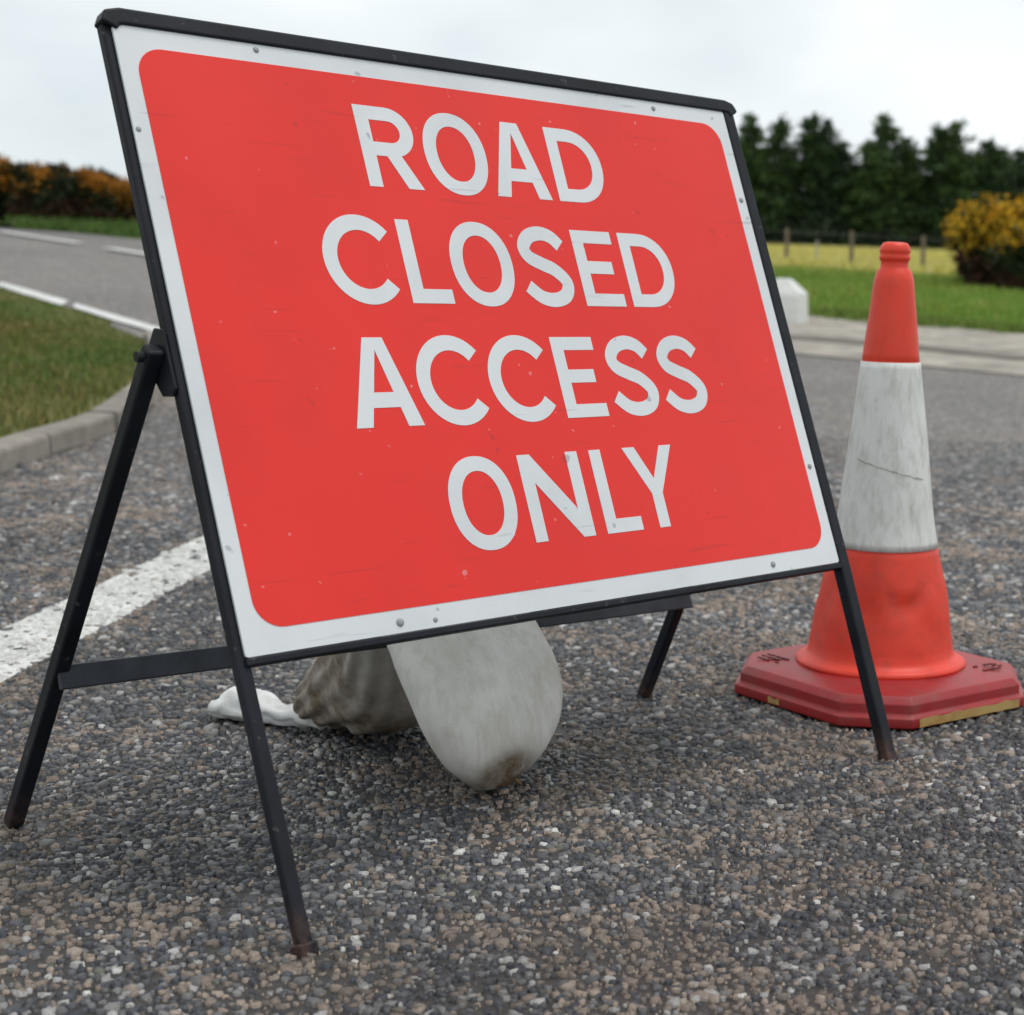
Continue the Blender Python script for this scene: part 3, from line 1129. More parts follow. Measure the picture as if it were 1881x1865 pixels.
for a, b, r in ((-0.337, 1.101, .0042), (0.363, 1.097, .0042), (-0.314, 0.347, .0055), (-0.262, 0.3435, .0035), (0.372, 0.347, .005), (0.516, 0.952, .0045), (0.515, 0.495, .0045), (-0.520, 0.975, .0035)):
    bm = bmesh.new()
    prev = None
    for k, (rr, hh_) in enumerate(((1, 0), (0.92, .5), (0.6, .85))):
        ring = [bm.verts.new(S(a + r * rr * math.cos(q * math.pi / 5), b + r * rr * math.sin(q * math.pi / 5), r * hh_ * .55)) for q in range(10)]
        if prev:
            for q in range(10):
                bm.faces.new((prev[q], prev[(q + 1) % 10], ring[(q + 1) % 10], ring[q]))
        prev = ring
    bm.faces.new(prev)
    bmobj('rivet', bm, MAT['rivet'], plate, True)

# black frame: the uprights are the front legs
FOOT_L, FOOT_R = Vector((-0.523, 1.755, 0.004)), Vector((0.161, 2.598, 0.004))


def upright(pts, w, d, parent):
    bm = bmesh.new()
    polybeam(bm, pts, w, d, SE, SN)
    return bevel(bmobj('front_leg', bm, MAT['black'], parent), 0.0035, 3)


upright([S(-0.5275, 1.112, -0.0115), S(-0.5275, 0.33, -0.0115), FOOT_L - SN * 0.008], 0.0180, 0.0150, sign)
upright([S(0.5400, 1.112, -0.0085), S(0.5400, 0.33, -0.0085), FOOT_R - SN * 0.008], 0.0235, 0.0205, sign)
bm = bmesh.new()
polybeam(bm, [S(-0.5300, 1.106, -.0075), S(-0.525, 1.1165, -.0075), S(-0.513, 1.1195, -.0075), S(0.534, 1.1195, -.0075), S(0.546, 1.1165, -.0075), S(0.5515, 1.106, -.0075)], 0.0215, 0.0235, SE, SN)
bevel(bmobj('top_rail', bm, MAT['black'], sign), 0.004, 3)
bm = bmesh.new()
beam(bm, S(-0.5265, 0.3285, -0.008), S(0.529, 0.3285, -0.008), 0.0095, 0.020, SU)
bevel(bmobj('bottom_rail', bm, MAT['black'], sign), 0.002, 2)
# rubbery end plugs on the front feet
for ft in (FOOT_L, FOOT_R):
    bm = bmesh.new()
    d = (S(0, 1) - S(0, 0)).normalized()
    beam(bm, ft - SN * 0.008 - d * 0.006, ft - SN * 0.008 + d * 0.012, 0.0245, 0.0225, SE)
    bevel(bmobj('foot_plug', bm, MAT['black'], sign), 0.003, 2)

# rear legs with hinge brackets and the cross bar
HL, HR = S(-0.551, 0.700, -0.022), S(0.538, 0.700, -0.034)
RL, RR = Vector((-1.036, 2.152, 0.004)), Vector((-0.271, 2.963, 0.004))
for hg, ft in ((HL, RL), (HR, RR)):
    bm = bmesh.new()
    beam(bm, hg, ft, 0.021, 0.021, SE, 0.012, 0.0)
    bevel(bmobj('rear_leg', bm, MAT['black'], sign), 0.004, 3)
for sgn, hg in ((-1, HL), (1, HR)):
    bm = bmesh.new()
    x_in = (-0.5245 if sgn < 0 else 0.529)
    xo = -0.5375 if sgn < 0 else 0.5245
    outline = [(0.727, -0.004), (0.735, -0.022), (0.722, -0.040), (0.690, -0.050), (0.655, -0.034), (0.648, -0.012), (0.655, -0.003)]
    vs = []
    for xx in (xo, xo + sgn * 0.004):
        vs.append([bm.verts.new(S(xx, b, c)) for b, c in outline])
    bm.faces.new(vs[0])
    bm.faces.new(vs[1][::-1])
    for i in range(len(outline)):
        j = (i + 1) % len(outline)
        bm.faces.new((vs[0][i], vs[0][j], vs[1][j], vs[1][i]))
    bk = bevel(bmobj('hinge_bracket', bm, MAT['black'], sign), 0.001, 1)
    bm = bmesh.new()
    tube(bm, hg - SE * sgn * 0.017, hg + SE * sgn * (0.019 if sgn < 0 else 0.0145), 0.0065, 0.0065, 10)
    bmobj('hinge_bolt', bm, MAT['black'], bk)

BL, BR = Vector((-0.925, 2.064, 0.232)), Vector((-0.190, 2.894, 0.200))
BE = (BR - BL).normalized()
bm = bmesh.new()
legdir = (HL - RL).normalized()
BAR_UP = (Vector((0, 0, 0.92)) - Vector((BE.y, -BE.x, 0)).normalized() * 0.40).normalized()
beam(bm, BL - Vector((0, 0, .004)), BR - Vector((0, 0, .004)), 0.031, 0.006, BAR_UP, 0.006, 0.006)
crossbar = bevel(bmobj('crossbar', bm, mk_simple('worn_skylit_black', (0.020, 0.023, 0.030), (0.042, 0.047, 0.058), 25, 0.5, 0.35, 0.2, 0.002), sign), 0.0012, 1)  # weathered frame black, lightened to paint in sky light on the bar
# pale paint splash on the bar
pn_ = BE.cross(BAR_UP).normalized()
if pn_.y > 0: pn_ = -pn_
bm = bmesh.new()
c0 = BL - Vector((0, 0, .004)) + BE * 0.262 + pn_ * 0.0034
ring = []
for q in range(14):
    t = 2 * math.pi * q / 14
    rr = 1 + 0.28 * math.sin(3 * t + 1) + 0.15 * math.sin(5 * t)
    ring.append(bm.verts.new(c0 + BE * 0.0105 * rr * math.cos(t) + BAR_UP * 0.0080 * rr * math.sin(t)))
bm.faces.new(ring)
bmesh.ops.solidify(bm, geom=bm.faces[:], thickness=0.0008)
bmobj('paint_splash', bm, MAT['sticker'], crossbar)

# ------------------------------------------------------------------ sandbag thrown over the cross bar
BEh = Vector((BE.x, BE.y, 0)).normalized()
BN = Vector((BEh.y, -BEh.x, 0))            # towards the front
B0 = BL + (BR - BL) * 0.545
B0 = Vector((B0.x, B0.y, 0))

bag = empty('sandbag', B0)
tag(bag, 'dirty off-white sandbag slung over the crossbar behind the sign', 'sandbag')
# (n, z, half width, half thickness, shift along the bar)
BAGP = [(-0.312, 0.018, 0.060, 0.012, 0.000), (-0.300, 0.036, 0.085, 0.034, 0.000), (-0.265, 0.062, 0.102, 0.056, 0.000), (-0.215, 0.088, 0.110, 0.078, 0.000), (-0.155, 0.118, 0.114, 0.088, -0.004),
        (-0.098, 0.172, 0.118, 0.062, -0.014), (-0.045, 0.232, 0.122, 0.032, -0.028), (0.0, 0.252, 0.124, 0.022, -0.036), (0.035, 0.246, 0.126, 0.026, -0.038), (0.075, 0.220, 0.127, 0.040, -0.038), (0.115, 0.168, 0.127, 0.054, -0.036),
        (0.142, 0.112, 0.121, 0.056, -0.034), (0.157, 0.066, 0.098, 0.048, -0.037), (0.165, 0.034, 0.064, 0.033, -0.046), (0.170, 0.010, 0.026, 0.012, -0.054)]



def bag_mesh():
    P = np.array(BAGP)
    NT_, NP = 150, 120
    tt = np.linspace(0, len(P) - 1, NT_)
    Q = np.zeros((NT_, 5))
    for k, t in enumerate(tt):
        i = min(int(t), len(P) - 2)
        f = t - i
        p0, p1, p2, p3 = P[max(0, i - 1)], P[i], P[i + 1], P[min(len(P) - 1, i + 2)]
        Q[k] = 0.5 * (2 * p1 + (p2 - p0) * f + (2 * p0 - 5 * p1 + 4 * p2 - p3) * f * f + (3 * p1 - p0 - 3 * p2 + p3) * f ** 3)
    V, St = [], []
    for k in range(NT_):
        a, b = Q[max(0, k - 1)], Q[min(NT_ - 1, k + 1)]
        t = Vector((b[0] - a[0], b[1] - a[1])).normalized()
        nrm = Vector((-t.y, t.x))
        for j in range(NP):
            ph = 2 * math.pi * j / NP
            c, s = math.cos(ph), math.sin(ph)
            ex = math.copysign(abs(c) ** 0.75, c)
            sx = math.copysign(abs(s) ** 0.95, s)
            n_, z_ = Q[k][0] + nrm.x * Q[k][3] * sx, Q[k][1] + nrm.y * Q[k][3] * sx
            e_ = Q[k][4] + Q[k][2] * ex
            p = B0 + BEh * e_ + BN * n_ + Vector((0, 0, z_))
            nz = mnoise.noise(p * 7) * 0.008 + mnoise.noise(p * 22 + Vector((3, 1, 7))) * 0.0018
            # gathers in the back lobe, running down the cloth
            if n_ < -0.02:
                rg1 = abs(mnoise.noise(Vector((n_ * 15 - z_ * 3 + e_ * 4, e_ * 3 + z_ * 2, 2.0))))
                rg2 = abs(mnoise.noise(Vector((n_ * 34 + z_ * 5, e_ * 6 - z_ * 4, 9.0))))
                nz += (0.016 * (0.28 - rg1) + 0.0034 * math.sin(ph * 15 + 3.5 * mnoise.noise(Vector((n_ * 9, ph * 0.8, 1.0)))) * (0.5 + 1.2 * rg2)) * min(1, (-n_ - 0.02) / 0.05)
            else:
                fold = mnoise.noise(Vector((e_ * 16, z_ * 3.2, 4.0)))
                nz += 0.007 * (0.30 - abs(fold)) * min(1, max(0, n_) / 0.06) + 0.0025 * (0.3 - abs(mnoise.noise(Vector((e_ * 26 + z_ * 22, z_ * 16 - e_ * 12, 8.0)))))
                if z_ < 0.075:
                    nz += 0.0045 * math.sin((e_ + 0.05) / (0.02 + z_) * 7) * (0.075 - z_) / 0.075
            out = (BN * nrm.x + Vector((0, 0, nrm.y))) * sx + BEh * ex * (1.0 if n_ < -0.02 else 0.5)
            p = p + out * nz
            p.z = max(p.z, 0.006)
            V.append(p)
            # soil and scuffing: the bottom corner at the front, the edges; the back lobe's brown soil also carries painted shade
            corner = 1.5 * math.exp(-(((e_ + 0.050) / 0.045) ** 2 + ((z_ - 0.030) / 0.036) ** 2)) if n_ > 0.05 else 0
            back = 0.95 * min(1, max(0, (-n_ - 0.03) / 0.08))
            edge = 0.30 * max(0, ex - 0.85) / 0.15 if n_ > 0 else 0
            St.append(min(1, corner * 1.2 + back + edge))
    Fc = []
    for k in range(NT_ - 1):
        for j in range(NP):
            a, b = k * NP + j, k * NP + (j + 1) % NP
            Fc.append((a, b, b + NP, a + NP))
    Fc.append(tuple(range(NP))[::-1])
    Fc.append(tuple((NT_ - 1) * NP + j for j in range(NP)))
    o = pydata('bag_body', V, Fc, MAT['bag'], bag, True)
    at = o.data.attributes.new('tint', 'FLOAT_COLOR', 'POINT')
    c = np.ones((len(V), 4), np.float32)
    c[:, :3] = np.array(St)[:, None]
    at.data.foreach_set('color', c.ravel())
    bm = bmesh.new()
    bm.from_mesh(o.data)
    bmesh.ops.recalc_face_normals(bm, faces=bm.faces)
    bm.to_mesh(o.data)
    bm.free()
    return o


bag_body = bag_mesh()
# puckered seam at the front bottom corner
bm = bmesh.new()
for k in range(7):
    p0 = B0 + BEh * (-0.088 + 0.010 * k) + BN * (0.183 + 0.004 * math.sin(k * 2.2)) + Vector((0, 0, 0.024 + 0.005 * math.sin(k * 1.7)))
    p1 = p0 + BEh * 0.012 + Vector((0, 0, 0.012 * math.sin(k * 2.9)))
    tube(bm, p0, p1, 0.0035, 0.0028, 6)
seam = bmobj('corner_stitching', bm, mk_simple('brown_thread', (0.13, 0.08, 0.045), (0.24, 0.155, 0.085), 60, 0.9, 0.2, 0.4, 0.002), bag, True)

# tied white neck of the bag lying on the road behind
TP = [(-0.270, 0.030, 0.024, 0.026), (-0.295, 0.026, 0.018, 0.020), (-0.315, 0.022, 0.017, 0.018), (-0.355, 0.022, 0.020, 0.020), (-0.385, 0.026, 0.030, 0.027), (-0.425, 0.029, 0.036, 0.030), (-0.455, 0.024, 0.028, 0.023), (-0.472, 0.016, 0.010, 0.010)]
bm = bmesh.new()
prev = None
for k in range(43):
    t = k / 42 * (len(TP) - 1)
    i = min(int(t), len(TP) - 2)
    f = t - i
    f = f * f * (3 - 2 * f)
    n_, z_, a_, b_ = [TP[i][q] * (1 - f) + TP[i + 1][q] * f for q in range(4)]
    ring = []
    for j in range(20):
        ph = 2 * math.pi * j / 20
        wob = 1 + 0.13 * math.sin(5 * ph + k * 0.35) + 0.10 * math.sin(9 * ph - k * 0.6)
        p = B0 + BN * n_ + BEh * (-0.050 - 0.42 * (-(n_) - 0.27) + a_ * wob * math.cos(ph)) + Vector((0, 0, z_ + b_ * wob * math.sin(ph)))
        p += Vector((mnoise.noise(p * 40), mnoise.noise(p * 40 + Vector((9, 0, 0))), mnoise.noise(p * 40 + Vector((0, 9, 0))))) * 0.006
        p.z = max(p.z, 0.007)
        ring.append(bm.verts.new(p))
    if prev:
        for j in range(20):
            bm.faces.new((prev[j], prev[(j + 1) % 20], ring[(j + 1) % 20], ring[j]))
    else:
        bm.faces.new(ring)
    prev = ring
bm.faces.new(prev[::-1])
tail = bmobj('tied_neck', bm, MAT['tail'], bag, True)
tail['label'] = 'white twisted end of the sandbag'

# ------------------------------------------------------------------ traffic cone
CX0, CY0 = 0.160, 3.032
cone = empty('traffic_cone', (CX0, CY0, 0))
tag(cone, 'orange traffic cone with a scuffed white sleeve right of the sign', 'traffic cone')


def lathe(prof_, seg=64, dent=None):
    bm = bmesh.new()
    rings = []
    for r, z in prof_:
        ring = []
        for j in range(seg):
            t = 2 * math.pi * j / seg
            rr = r + (dent(t, z) if dent else 0)
            ring.append(bm.verts.new((CX0 + rr * math.sin(t), CY0 - rr * math.cos(t), z)))
        rings.append(ring)
    for a, b in zip(rings, rings[1:]):
        for j in range(seg):
            bm.faces.new((a[j], a[(j + 1) % seg], b[(j + 1) % seg], b[j]))
    bm.faces.new(rings[0][::-1])
    bm.faces.new(rings[-1])
    return bm


def dent(t, z):
    """creases and knocks of a soft cone that has been run over"""
    p = Vector((math.sin(t) * 1.2, math.cos(t) * 1.2, z * 9))
    d = 0.0016 * mnoise.noise(p) if z > 0.075 else 0
    if 0.08 < z < 0.30:
        k = math.sin((z - 0.08) / 0.22 * math.pi)
        d += 0.0045 * k * mnoise.noise(Vector((math.sin(t) * 2.4, math.cos(t) * 2.4, z * 14 + 3)))
        d -= 0.009 * math.exp(-((t - 0.35) / 0.40) ** 2 - ((z - 0.205 + 0.02 * math.sin(t * 5)) / 0.013) ** 2)
        d -= 0.004 * math.exp(-((t - 6.0) / 0.25) ** 2 - ((z - 0.17) / 0.03) ** 2)
    return d


# moulded base: a square with cut corners, two lips
ROT = math.radians(-49)


def base_ring(half, cut, z, bm):
    pts = [(half, -half + cut), (half, half - cut), (half - cut, half), (-half + cut, half), (-half, half - cut), (-half, -half + cut), (-half + cut, -half), (half - cut, -half)]
    vs = []
    for x, y in pts:
        vs.append(bm.verts.new((CX0 + x * math.cos(ROT) - y * math.sin(ROT), CY0 + x * math.sin(ROT) + y * math.cos(ROT), z)))
    return vs


bm = bmesh.new()
rings = [base_ring(h_, c_, z_, bm) for h_, c_, z_ in ((0.224, 0.088, 0.004), (0.231, 0.089, 0.008), (0.231, 0.089, 0.024), (0.225, 0.087, 0.0275), (0.223, 0.087, 0.030), (0.223, 0.087, 0.046), (0.213, 0.084, 0.058), (0.150, 0.06, 0.066), (0.09, 0.035, 0.068))]
for a, b in zip(rings, rings[1:]):
    for j in range(8):
        bm.faces.new((a[j], a[(j + 1) % 8], b[(j + 1) % 8], b[j]))
bm.faces.new(rings[0][::-1])
bm.faces.new(rings[-1])
cbase = bmobj('cone_base', bm, MAT['cone_base'], cone)
m = cbase.modifiers.new('bevel', 'BEVEL')
m.width = 0.010
m.segments = 4
m.limit_method = 'ANGLE'
m.angle_limit = math.radians(12)
for p in cbase.data.polygons: p.use_smooth = True
# worn yellow strip along the lower lip on the right
bm = bmesh.new()
ca, sa = math.cos(ROT), math.sin(ROT)


def bp(x, y, z):
    return Vector((CX0 + x * ca - y * sa, CY0 + x * sa + y * ca, z))


def strip_on(x0, x1, zlo, zhi, side):
    vs = []
    n = 14
    for i in range(n + 1):
        x = x0 + (x1 - x0) * i / n
        lo = zlo + 0.002 * mnoise.noise(Vector((x * 60, 0, side)))
        hi = zhi + 0.005 * mnoise.noise(Vector((x * 50, 5, side)))
        for d in (0.2313, 0.2320):
            for z in (lo, hi):
                vs.append(bm.verts.new(bp(d, x, z) if side == 0 else bp(x, -d, z)))
    for i in range(n):
        a = i * 4
        b = a + 4
        for f in ((a, a + 1, b + 1, b), (a + 2, b + 2, b + 3, a + 3), (a + 1, a + 3, b + 3, b + 1), (a, b, b + 2, a + 2)):
            bm.faces.new([vs[q] for q in f])


strip_on(-0.125, 0.128, 0.008, 0.023, 0)
bmobj('yellow_strip', bm, MAT['yellow'], cbase)
bm = bmesh.new()
strip_on(-0.045, -0.015, 0.010, 0.021, 1)
bmobj('yellow_strip', bm, MAT['yellow'], cbase)
# illegible moulded marks on the top of the base
bm = bmesh.new()
for cxm, cym, dirx in ((-0.125, -0.155, (1, 0)), (0.150, 0.135, (0, 1))):
    for r_i in range(3):
        for c_i in range(5):
            if random.random() < 0.25:
                continue
            u_ = (c_i - 2) * 0.013 + random.uniform(-.002, .002)
            v_ = (r_i - 1) * 0.012
            if dirx[0]:
                x_, y_ = cxm + u_, cym + v_
                a, b = bp(x_ - .0045, y_, 0), bp(x_ + .0045, y_, 0)
                sd = bp(0, 1, 0) - bp(0, 0, 0)
            else:
                x_, y_ = cxm + v_, cym + u_
                a, b = bp(x_, y_ - .0045, 0), bp(x_, y_ + .0045, 0)
                sd = bp(1, 0, 0) - bp(0, 0, 0)
            rr = max(abs(x_), abs(y_))
            zt = 0.066 - (rr - 0.150) * 0.15 if rr > 0.15 else 0.0665
            a.z = b.z = zt + 0.0003
            beam(bm, a, b, random.uniform(.003, .006), 0.0022, sd)
bmobj('moulded_mark', bm, MAT['mark'], cbase)['kind'] = 'stuff'

flange = [(0.120, 0.060), (0.150, 0.062), (0.157, 0.066), (0.158, 0.071), (0.150, 0.076), (0.139, 0.080), (0.1345, 0.088)]
body = flange + [(0.1325, 0.105), (0.1245, 0.155), (0.1165, 0.195), (0.1065, 0.240), (0.0968, 0.2840), (0.0925, 0.2860), (0.0872, 0.325), (0.0760, 0.42), (0.0640, 0.52), (0.0515, 0.616),
                 (0.0530, 0.6185), (0.0480, 0.665), (0.0425, 0.715), (0.0362, 0.766), (0.0322, 0.780), (0.0268, 0.786), (0.0255, 0.789), (0.0248, 0.796), (0.0250, 0.799), (0.0275, 0.802), (0.0282, 0.806),
                 (0.0270, 0.8095), (0.0262, 0.812), (0.0280, 0.816), (0.0280, 0.820), (0.0255, 0.827), (0.0215, 0.832), (0.0140, 0.8335), (0.0135, 0.826)]
prof2 = []
for (r0, z0), (r1, z1) in zip(body, body[1:]):
    k = max(1, int((z1 - z0) / 0.012))
    for q in range(k):
        prof2.append((r0 + (r1 - r0) * q / k, z0 + (z1 - z0) * q / k))
prof2.append(body[-1])
cbody = bmobj('cone_body', lathe(prof2, 64, dent), MAT['orange'], cone, True)
cbody.data.materials.append(MAT['orange_low'])
for p in cbody.data.polygons:
    if p.center.z < 0.29: p.material_index = 1
sl = []
for q in range(29):
    z = 0.2835 + (0.619 - 0.2835) * q / 28
    r = np.interp(z, [0.2835, 0.325, 0.42, 0.52, 0.619], [0.0985, 0.0905, 0.0785, 0.0665, 0.0545])
    sl.append((float(r), z))
sl = [(sl[0][0] - 0.003, sl[0][1])] + sl + [(sl[-1][0] - 0.003, sl[-1][1])]
sleeve = bmobj('reflective_sleeve', lathe(sl, 64, dent), MAT['sleeve'], cone, True)
# torn dark crease across the sleeve
bm = bmesh.new()
prev = None
for q in range(27):
    t = -0.85 + 1.75 * q / 26
    z = 0.428 - 0.013 * math.sin(t) - 0.008 * t + 0.0035 * mnoise.noise(Vector((t * 9, 2, 0)))
    r = float(np.interp(z, [0.2835, 0.325, 0.42, 0.52, 0.619], [0.0985, 0.0905, 0.0785, 0.0665, 0.0545])) + dent(t % (2 * math.pi), z) + 0.0006
    wd = 0.0004 + 0.0012 * max(0, mnoise.noise(Vector((t * 5, 7, 1))) + 0.2)
    row = []
    for dz, dr in ((-wd, 0), (-wd, 0.0006), (wd, 0.0006), (wd, 0)):
        row.append(bm.verts.new((CX0 + (r + dr) * math.sin(t), CY0 - (r + dr) * math.cos(t), z + dz)))
    if prev:
        for j in range(4):
            bm.faces.new((prev[j], prev[(j + 1) % 4], row[(j + 1) % 4], row[j]))
    prev = row
bmobj('crease', bm, mk_simple('crease_dirt', (0.26, 0.215, 0.15), (0.46, 0.43, 0.38), 70, 0.9, 0.2, 0), sleeve)

# ------------------------------------------------------------------ white block on the far edge
bx, by = -0.30, 24.2
bm = bmesh.new()
ang = math.radians(-16)
prof_b = [(0.31, 0.26, 0.0), (0.305, 0.255, 0.40), (0.29, 0.24, 0.47), (0.10, 0.13, 0.66), (0.07, 0.09, 0.665)]
rings = []
for hx, hy, z in prof_b:
    ring = []
    c = 0.03
    for x_, y_ in ((hx, -hy + c), (hx, hy - c), (hx - c, hy), (-hx + c, hy), (-hx, hy - c), (-hx, -hy + c), (-hx + c, -hy), (hx - c, -hy)):
        px_ = bx + x_ * math.cos(ang) - y_ * math.sin(ang)
        py_ = by + x_ * math.sin(ang) + y_ * math.cos(ang)
        ring.append(bm.verts.new((px_ + random.uniform(-.008, .008), py_ + random.uniform(-.008, .008), zz(bx, by) - 0.02 + z + random.uniform(-.006, .006))))
    rings.append(ring)
for a, b in zip(rings, rings[1:]):
    for j in range(8):
        bm.faces.new((a[j], a[(j + 1) % 8], b[(j + 1) % 8], b[j]))
bm.faces.new(rings[0][::-1])
bm.faces.new(rings[-1])
blk = bevel(bmobj('marker_block', bm, MAT['limewash']), 0.012, 2)
tag(blk, 'white painted marker block at the gravel edge, half behind the sign', 'block')

# ------------------------------------------------------------------ wire fence
fence = empty('wire_fence', (1.19, 42.1, 1.18))
tag(fence, 'post and wire fence of weathered wooden posts along the field', 'fence')
FP = [(-6.0, 50.5), (-4.2, 49.9), (-2.4, 49.3), (-0.56, 48.3), (1.19, 43.6), (3.03, 43.4), (4.9, 42.6), (6.8, 41.6), (8.8, 40.4), (11.0, 38.8)]
tops = []
for i, (x_, y_) in enumerate(FP):
    hgt = 1.02 + random.uniform(-.05, .08)
    bm = bmesh.new()
    g = zz(x_, y_)
    lx, ly = random.uniform(-.04, .04), random.uniform(-.03, .03)
    tube(bm, (x_, y_, g - 0.2), (x_ + lx, y_ + ly, g + hgt - 0.03), 0.062, 0.054, 9, False)
    tube(bm, (x_ + lx, y_ + ly, g + hgt - 0.03), (x_ + lx * 1.03, y_ + ly, g + hgt), 0.054, 0.035, 9, True)
    bmobj('post', bm, MAT['post'], fence)
    tops.append((x_ + lx, y_ + ly, g, hgt))
for k in range(3):
    bm = bmesh.new()
    for a, b in zip(tops, tops[1:]):
        f = 0.35 + 0.28 * k
        tube(bm, (a[0], a[1] - .055, a[2] + a[3] * f), (b[0], b[1] - .055, b[2] + b[3] * f), 0.004, 0.004, 4, False)
    bmobj('wire', bm, MAT['wire'], fence)
bm = bmesh.new()
g = zz(0.28, 47.4)
tube(bm, (0.28, 47.4, g - 0.1), (0.30, 47.4, g + 0.78), 0.034, 0.030, 8)
st = bmobj('marker_stake', bm, mk_simple('bleached_wood', (0.30, 0.29, 0.26), (0.42, 0.41, 0.38), 12, 0.9, 0.2, 0.4, 0.01))
tag(st, 'thin pale stake between the two leftmost fence posts', 'stake')


# ------------------------------------------------------------------ conifers
def tri_cloud(P, N1, size, cols):
    """leaf-sized triangles at P, pointing along N1"""
    n = len(P)
    rd = RNG.normal(size=(n, 3))
    N1 = N1 / (np.linalg.norm(N1, axis=1, keepdims=True) + 1e-9)
    s = np.cross(N1, rd)
    s /= np.linalg.norm(s, axis=1, keepdims=True) + 1e-9
    V = np.zeros((n, 3, 3))
    V[:, 0] = P - s * size[:, None] * 0.28
    V[:, 1] = P + s * size[:, None] * 0.28
    V[:, 2] = P + N1 * size[:, None]
    return V.reshape(-1, 3), np.repeat(cols, 3, axis=0)


def tri_object(name, V, C3, mat, parent=None):
    n = len(V) // 3
    return np_mesh(name, V, np.full(n, 3), np.arange(n * 3), mat, parent, C3)


def conifer_meshes(seed, H=6.2, R=1.75):
    rg = np.random.default_rng(seed)
    Ps, Ns, Cs, Sz = [], [], [], []
    bm = bmesh.new()
    lean = rg.normal(0, .06, 2)

    def axis(z):
        return np.array([lean[0] * z + 0.06 * math.sin(z * 1.1 + seed), lean[1] * z, z])
    zs = np.linspace(-0.3, H * 0.97, 9)
    for a, b in zip(zs, zs[1:]):
        tube(bm, axis(a), axis(b), max(.012, 0.13 * (1 - a / H)), max(.01, 0.13 * (1 - b / H)), 7, False)
    z = 0.35
    while z < H * 0.985:
        k = rg.integers(4, 7)
        for q in range(k):
            if rg.random() < 0.10:
                continue
            ang_ = rg.uniform(0, 2 * np.pi)
            f = z / H
            shape = np.interp(f, [0, .1, .35, .7, .9, 1], [.85, 1.0, .95, .58, .20, .03])
            Lb = R * shape * rg.uniform(0.55, 1.2)
            rise = np.interp(f, [0, .4, .8, 1], [-.12, .05, .45, 1.3]) + rg.normal(0, .12)
            d = np.array([math.cos(ang_), math.sin(ang_), rise])
            p0 = axis(z)
            if q < 3:
                tube(bm, p0, p0 + d * Lb * 0.7, 0.028 * (1.1 - f), 0.008, 4, False)
            m = int(64 * Lb + 14)
            t = rg.random(m) ** 0.65
            sp = (0.10 + 0.20 * Lb * (1 - t) + 0.05)
            P = p0 + d[None, :] * (t * Lb)[:, None] + rg.normal(size=(m, 3)) * sp[:, None] * np.array([.75, .75, .55])
            P[:, 2] -= 0.10 * (t * Lb) ** 2
            Nn = d[None, :] * 0.8 + rg.normal(size=(m, 3)) * 0.55 + np.array([0, 0, .25])
            c = np.array([0.027, 0.054, 0.026]) * rg.uniform(0.6, 1.5)
            col = c[None, :] * rg.uniform(.65, 1.4, (m, 1))
            tip = (t > .75)
            col[tip] *= np.array([1.35, 1.30, 1.0])
            Ps.append(P); Ns.append(Nn); Cs.append(col); Sz.append(rg.uniform(.12, .27, m))
        z += rg.uniform(.16, .30)
    V, C3 = tri_cloud(np.concatenate(Ps), np.concatenate(Ns), np.concatenate(Sz), np.concatenate(Cs))
    cr = tri_object('crown', V, C3, MAT['needles'])
    tr = bmobj('trunk', bm, MAT['bark'])
    a, b = cr.data, tr.data
    bpy.data.objects.remove(cr)
    bpy.data.objects.remove(tr)
    return a, b


VARI = [conifer_meshes(40 + k) for k in range(5)]
TREES = [  # x, y, height factor, width factor, yaw, variant
    (-13.6, 88.5, 0.92, 1.3, 0.3, 0), (-11.6, 87.5, 1.02, 1.3, 1.2, 1), (-9.6, 88.0, 0.96, 1.3, 2.0, 2), (-7.6, 87.0, 1.05, 1.3, 3.1, 3), (-5.8, 87.0, 1.0, 1.3, 4.0, 4),
    (-4.0, 86.5, 1.06, 1.2, 5.0, 0), (-2.6, 86.0, 1.08, 1.15, 0.9, 1),
    (-1.75, 85.4, 1.07, 1.15, 2.2, 2), (-0.1, 85.6, 1.10, 1.25, 4.1, 3), (1.0, 84.8, 1.06, 1.0, 1.7, 4),
    (2.2, 85.4, 0.90, 1.15, 5.5, 0), (3.15, 85.0, 0.88, 1.1, 3.6, 2), (4.2, 84.2, 1.09, 1.2, 0.2, 1), (5.4, 84.4, 0.93, 1.1, 2.9, 4), (6.6, 83.6, 1.03, 1.1, 1.1, 3),
    (7.6, 83.4, 1.07, 1.1, 4.7, 0), (8.9, 83.2, 0.93, 1.05, 3.3, 2), (9.9, 82.6, 0.84, 1.1, 0.6, 4), (10.95, 82.0, 1.02, 1.15, 2.4, 1), (12.3, 81.6, 0.94, 1.2, 5.2, 3),
    (13.6, 81.2, 1.0, 1.2, 1.9, 2), (15.3, 80.6, 1.04, 1.2, 3.9, 0), (17.2, 80.0, 0.95, 1.2, 0.8, 1)]
place = ['hidden behind the sign'] * 7 + ['first right of the sign, against its edge', 'second right of the sign', 'third right of the sign, slim top',
        'fourth right of the sign, lower top', 'fifth right of the sign, low in a dip', 'sixth right of the sign, tallest there', 'seventh right of the sign, left of the cone tip',
        'eighth right of the sign, above the cone', 'ninth right of the sign, tall, right of the cone', 'tenth right of the sign, narrow top', 'eleventh right of the sign, low top',
        'twelfth right of the sign, above the gorse', 'at the right edge of the picture']


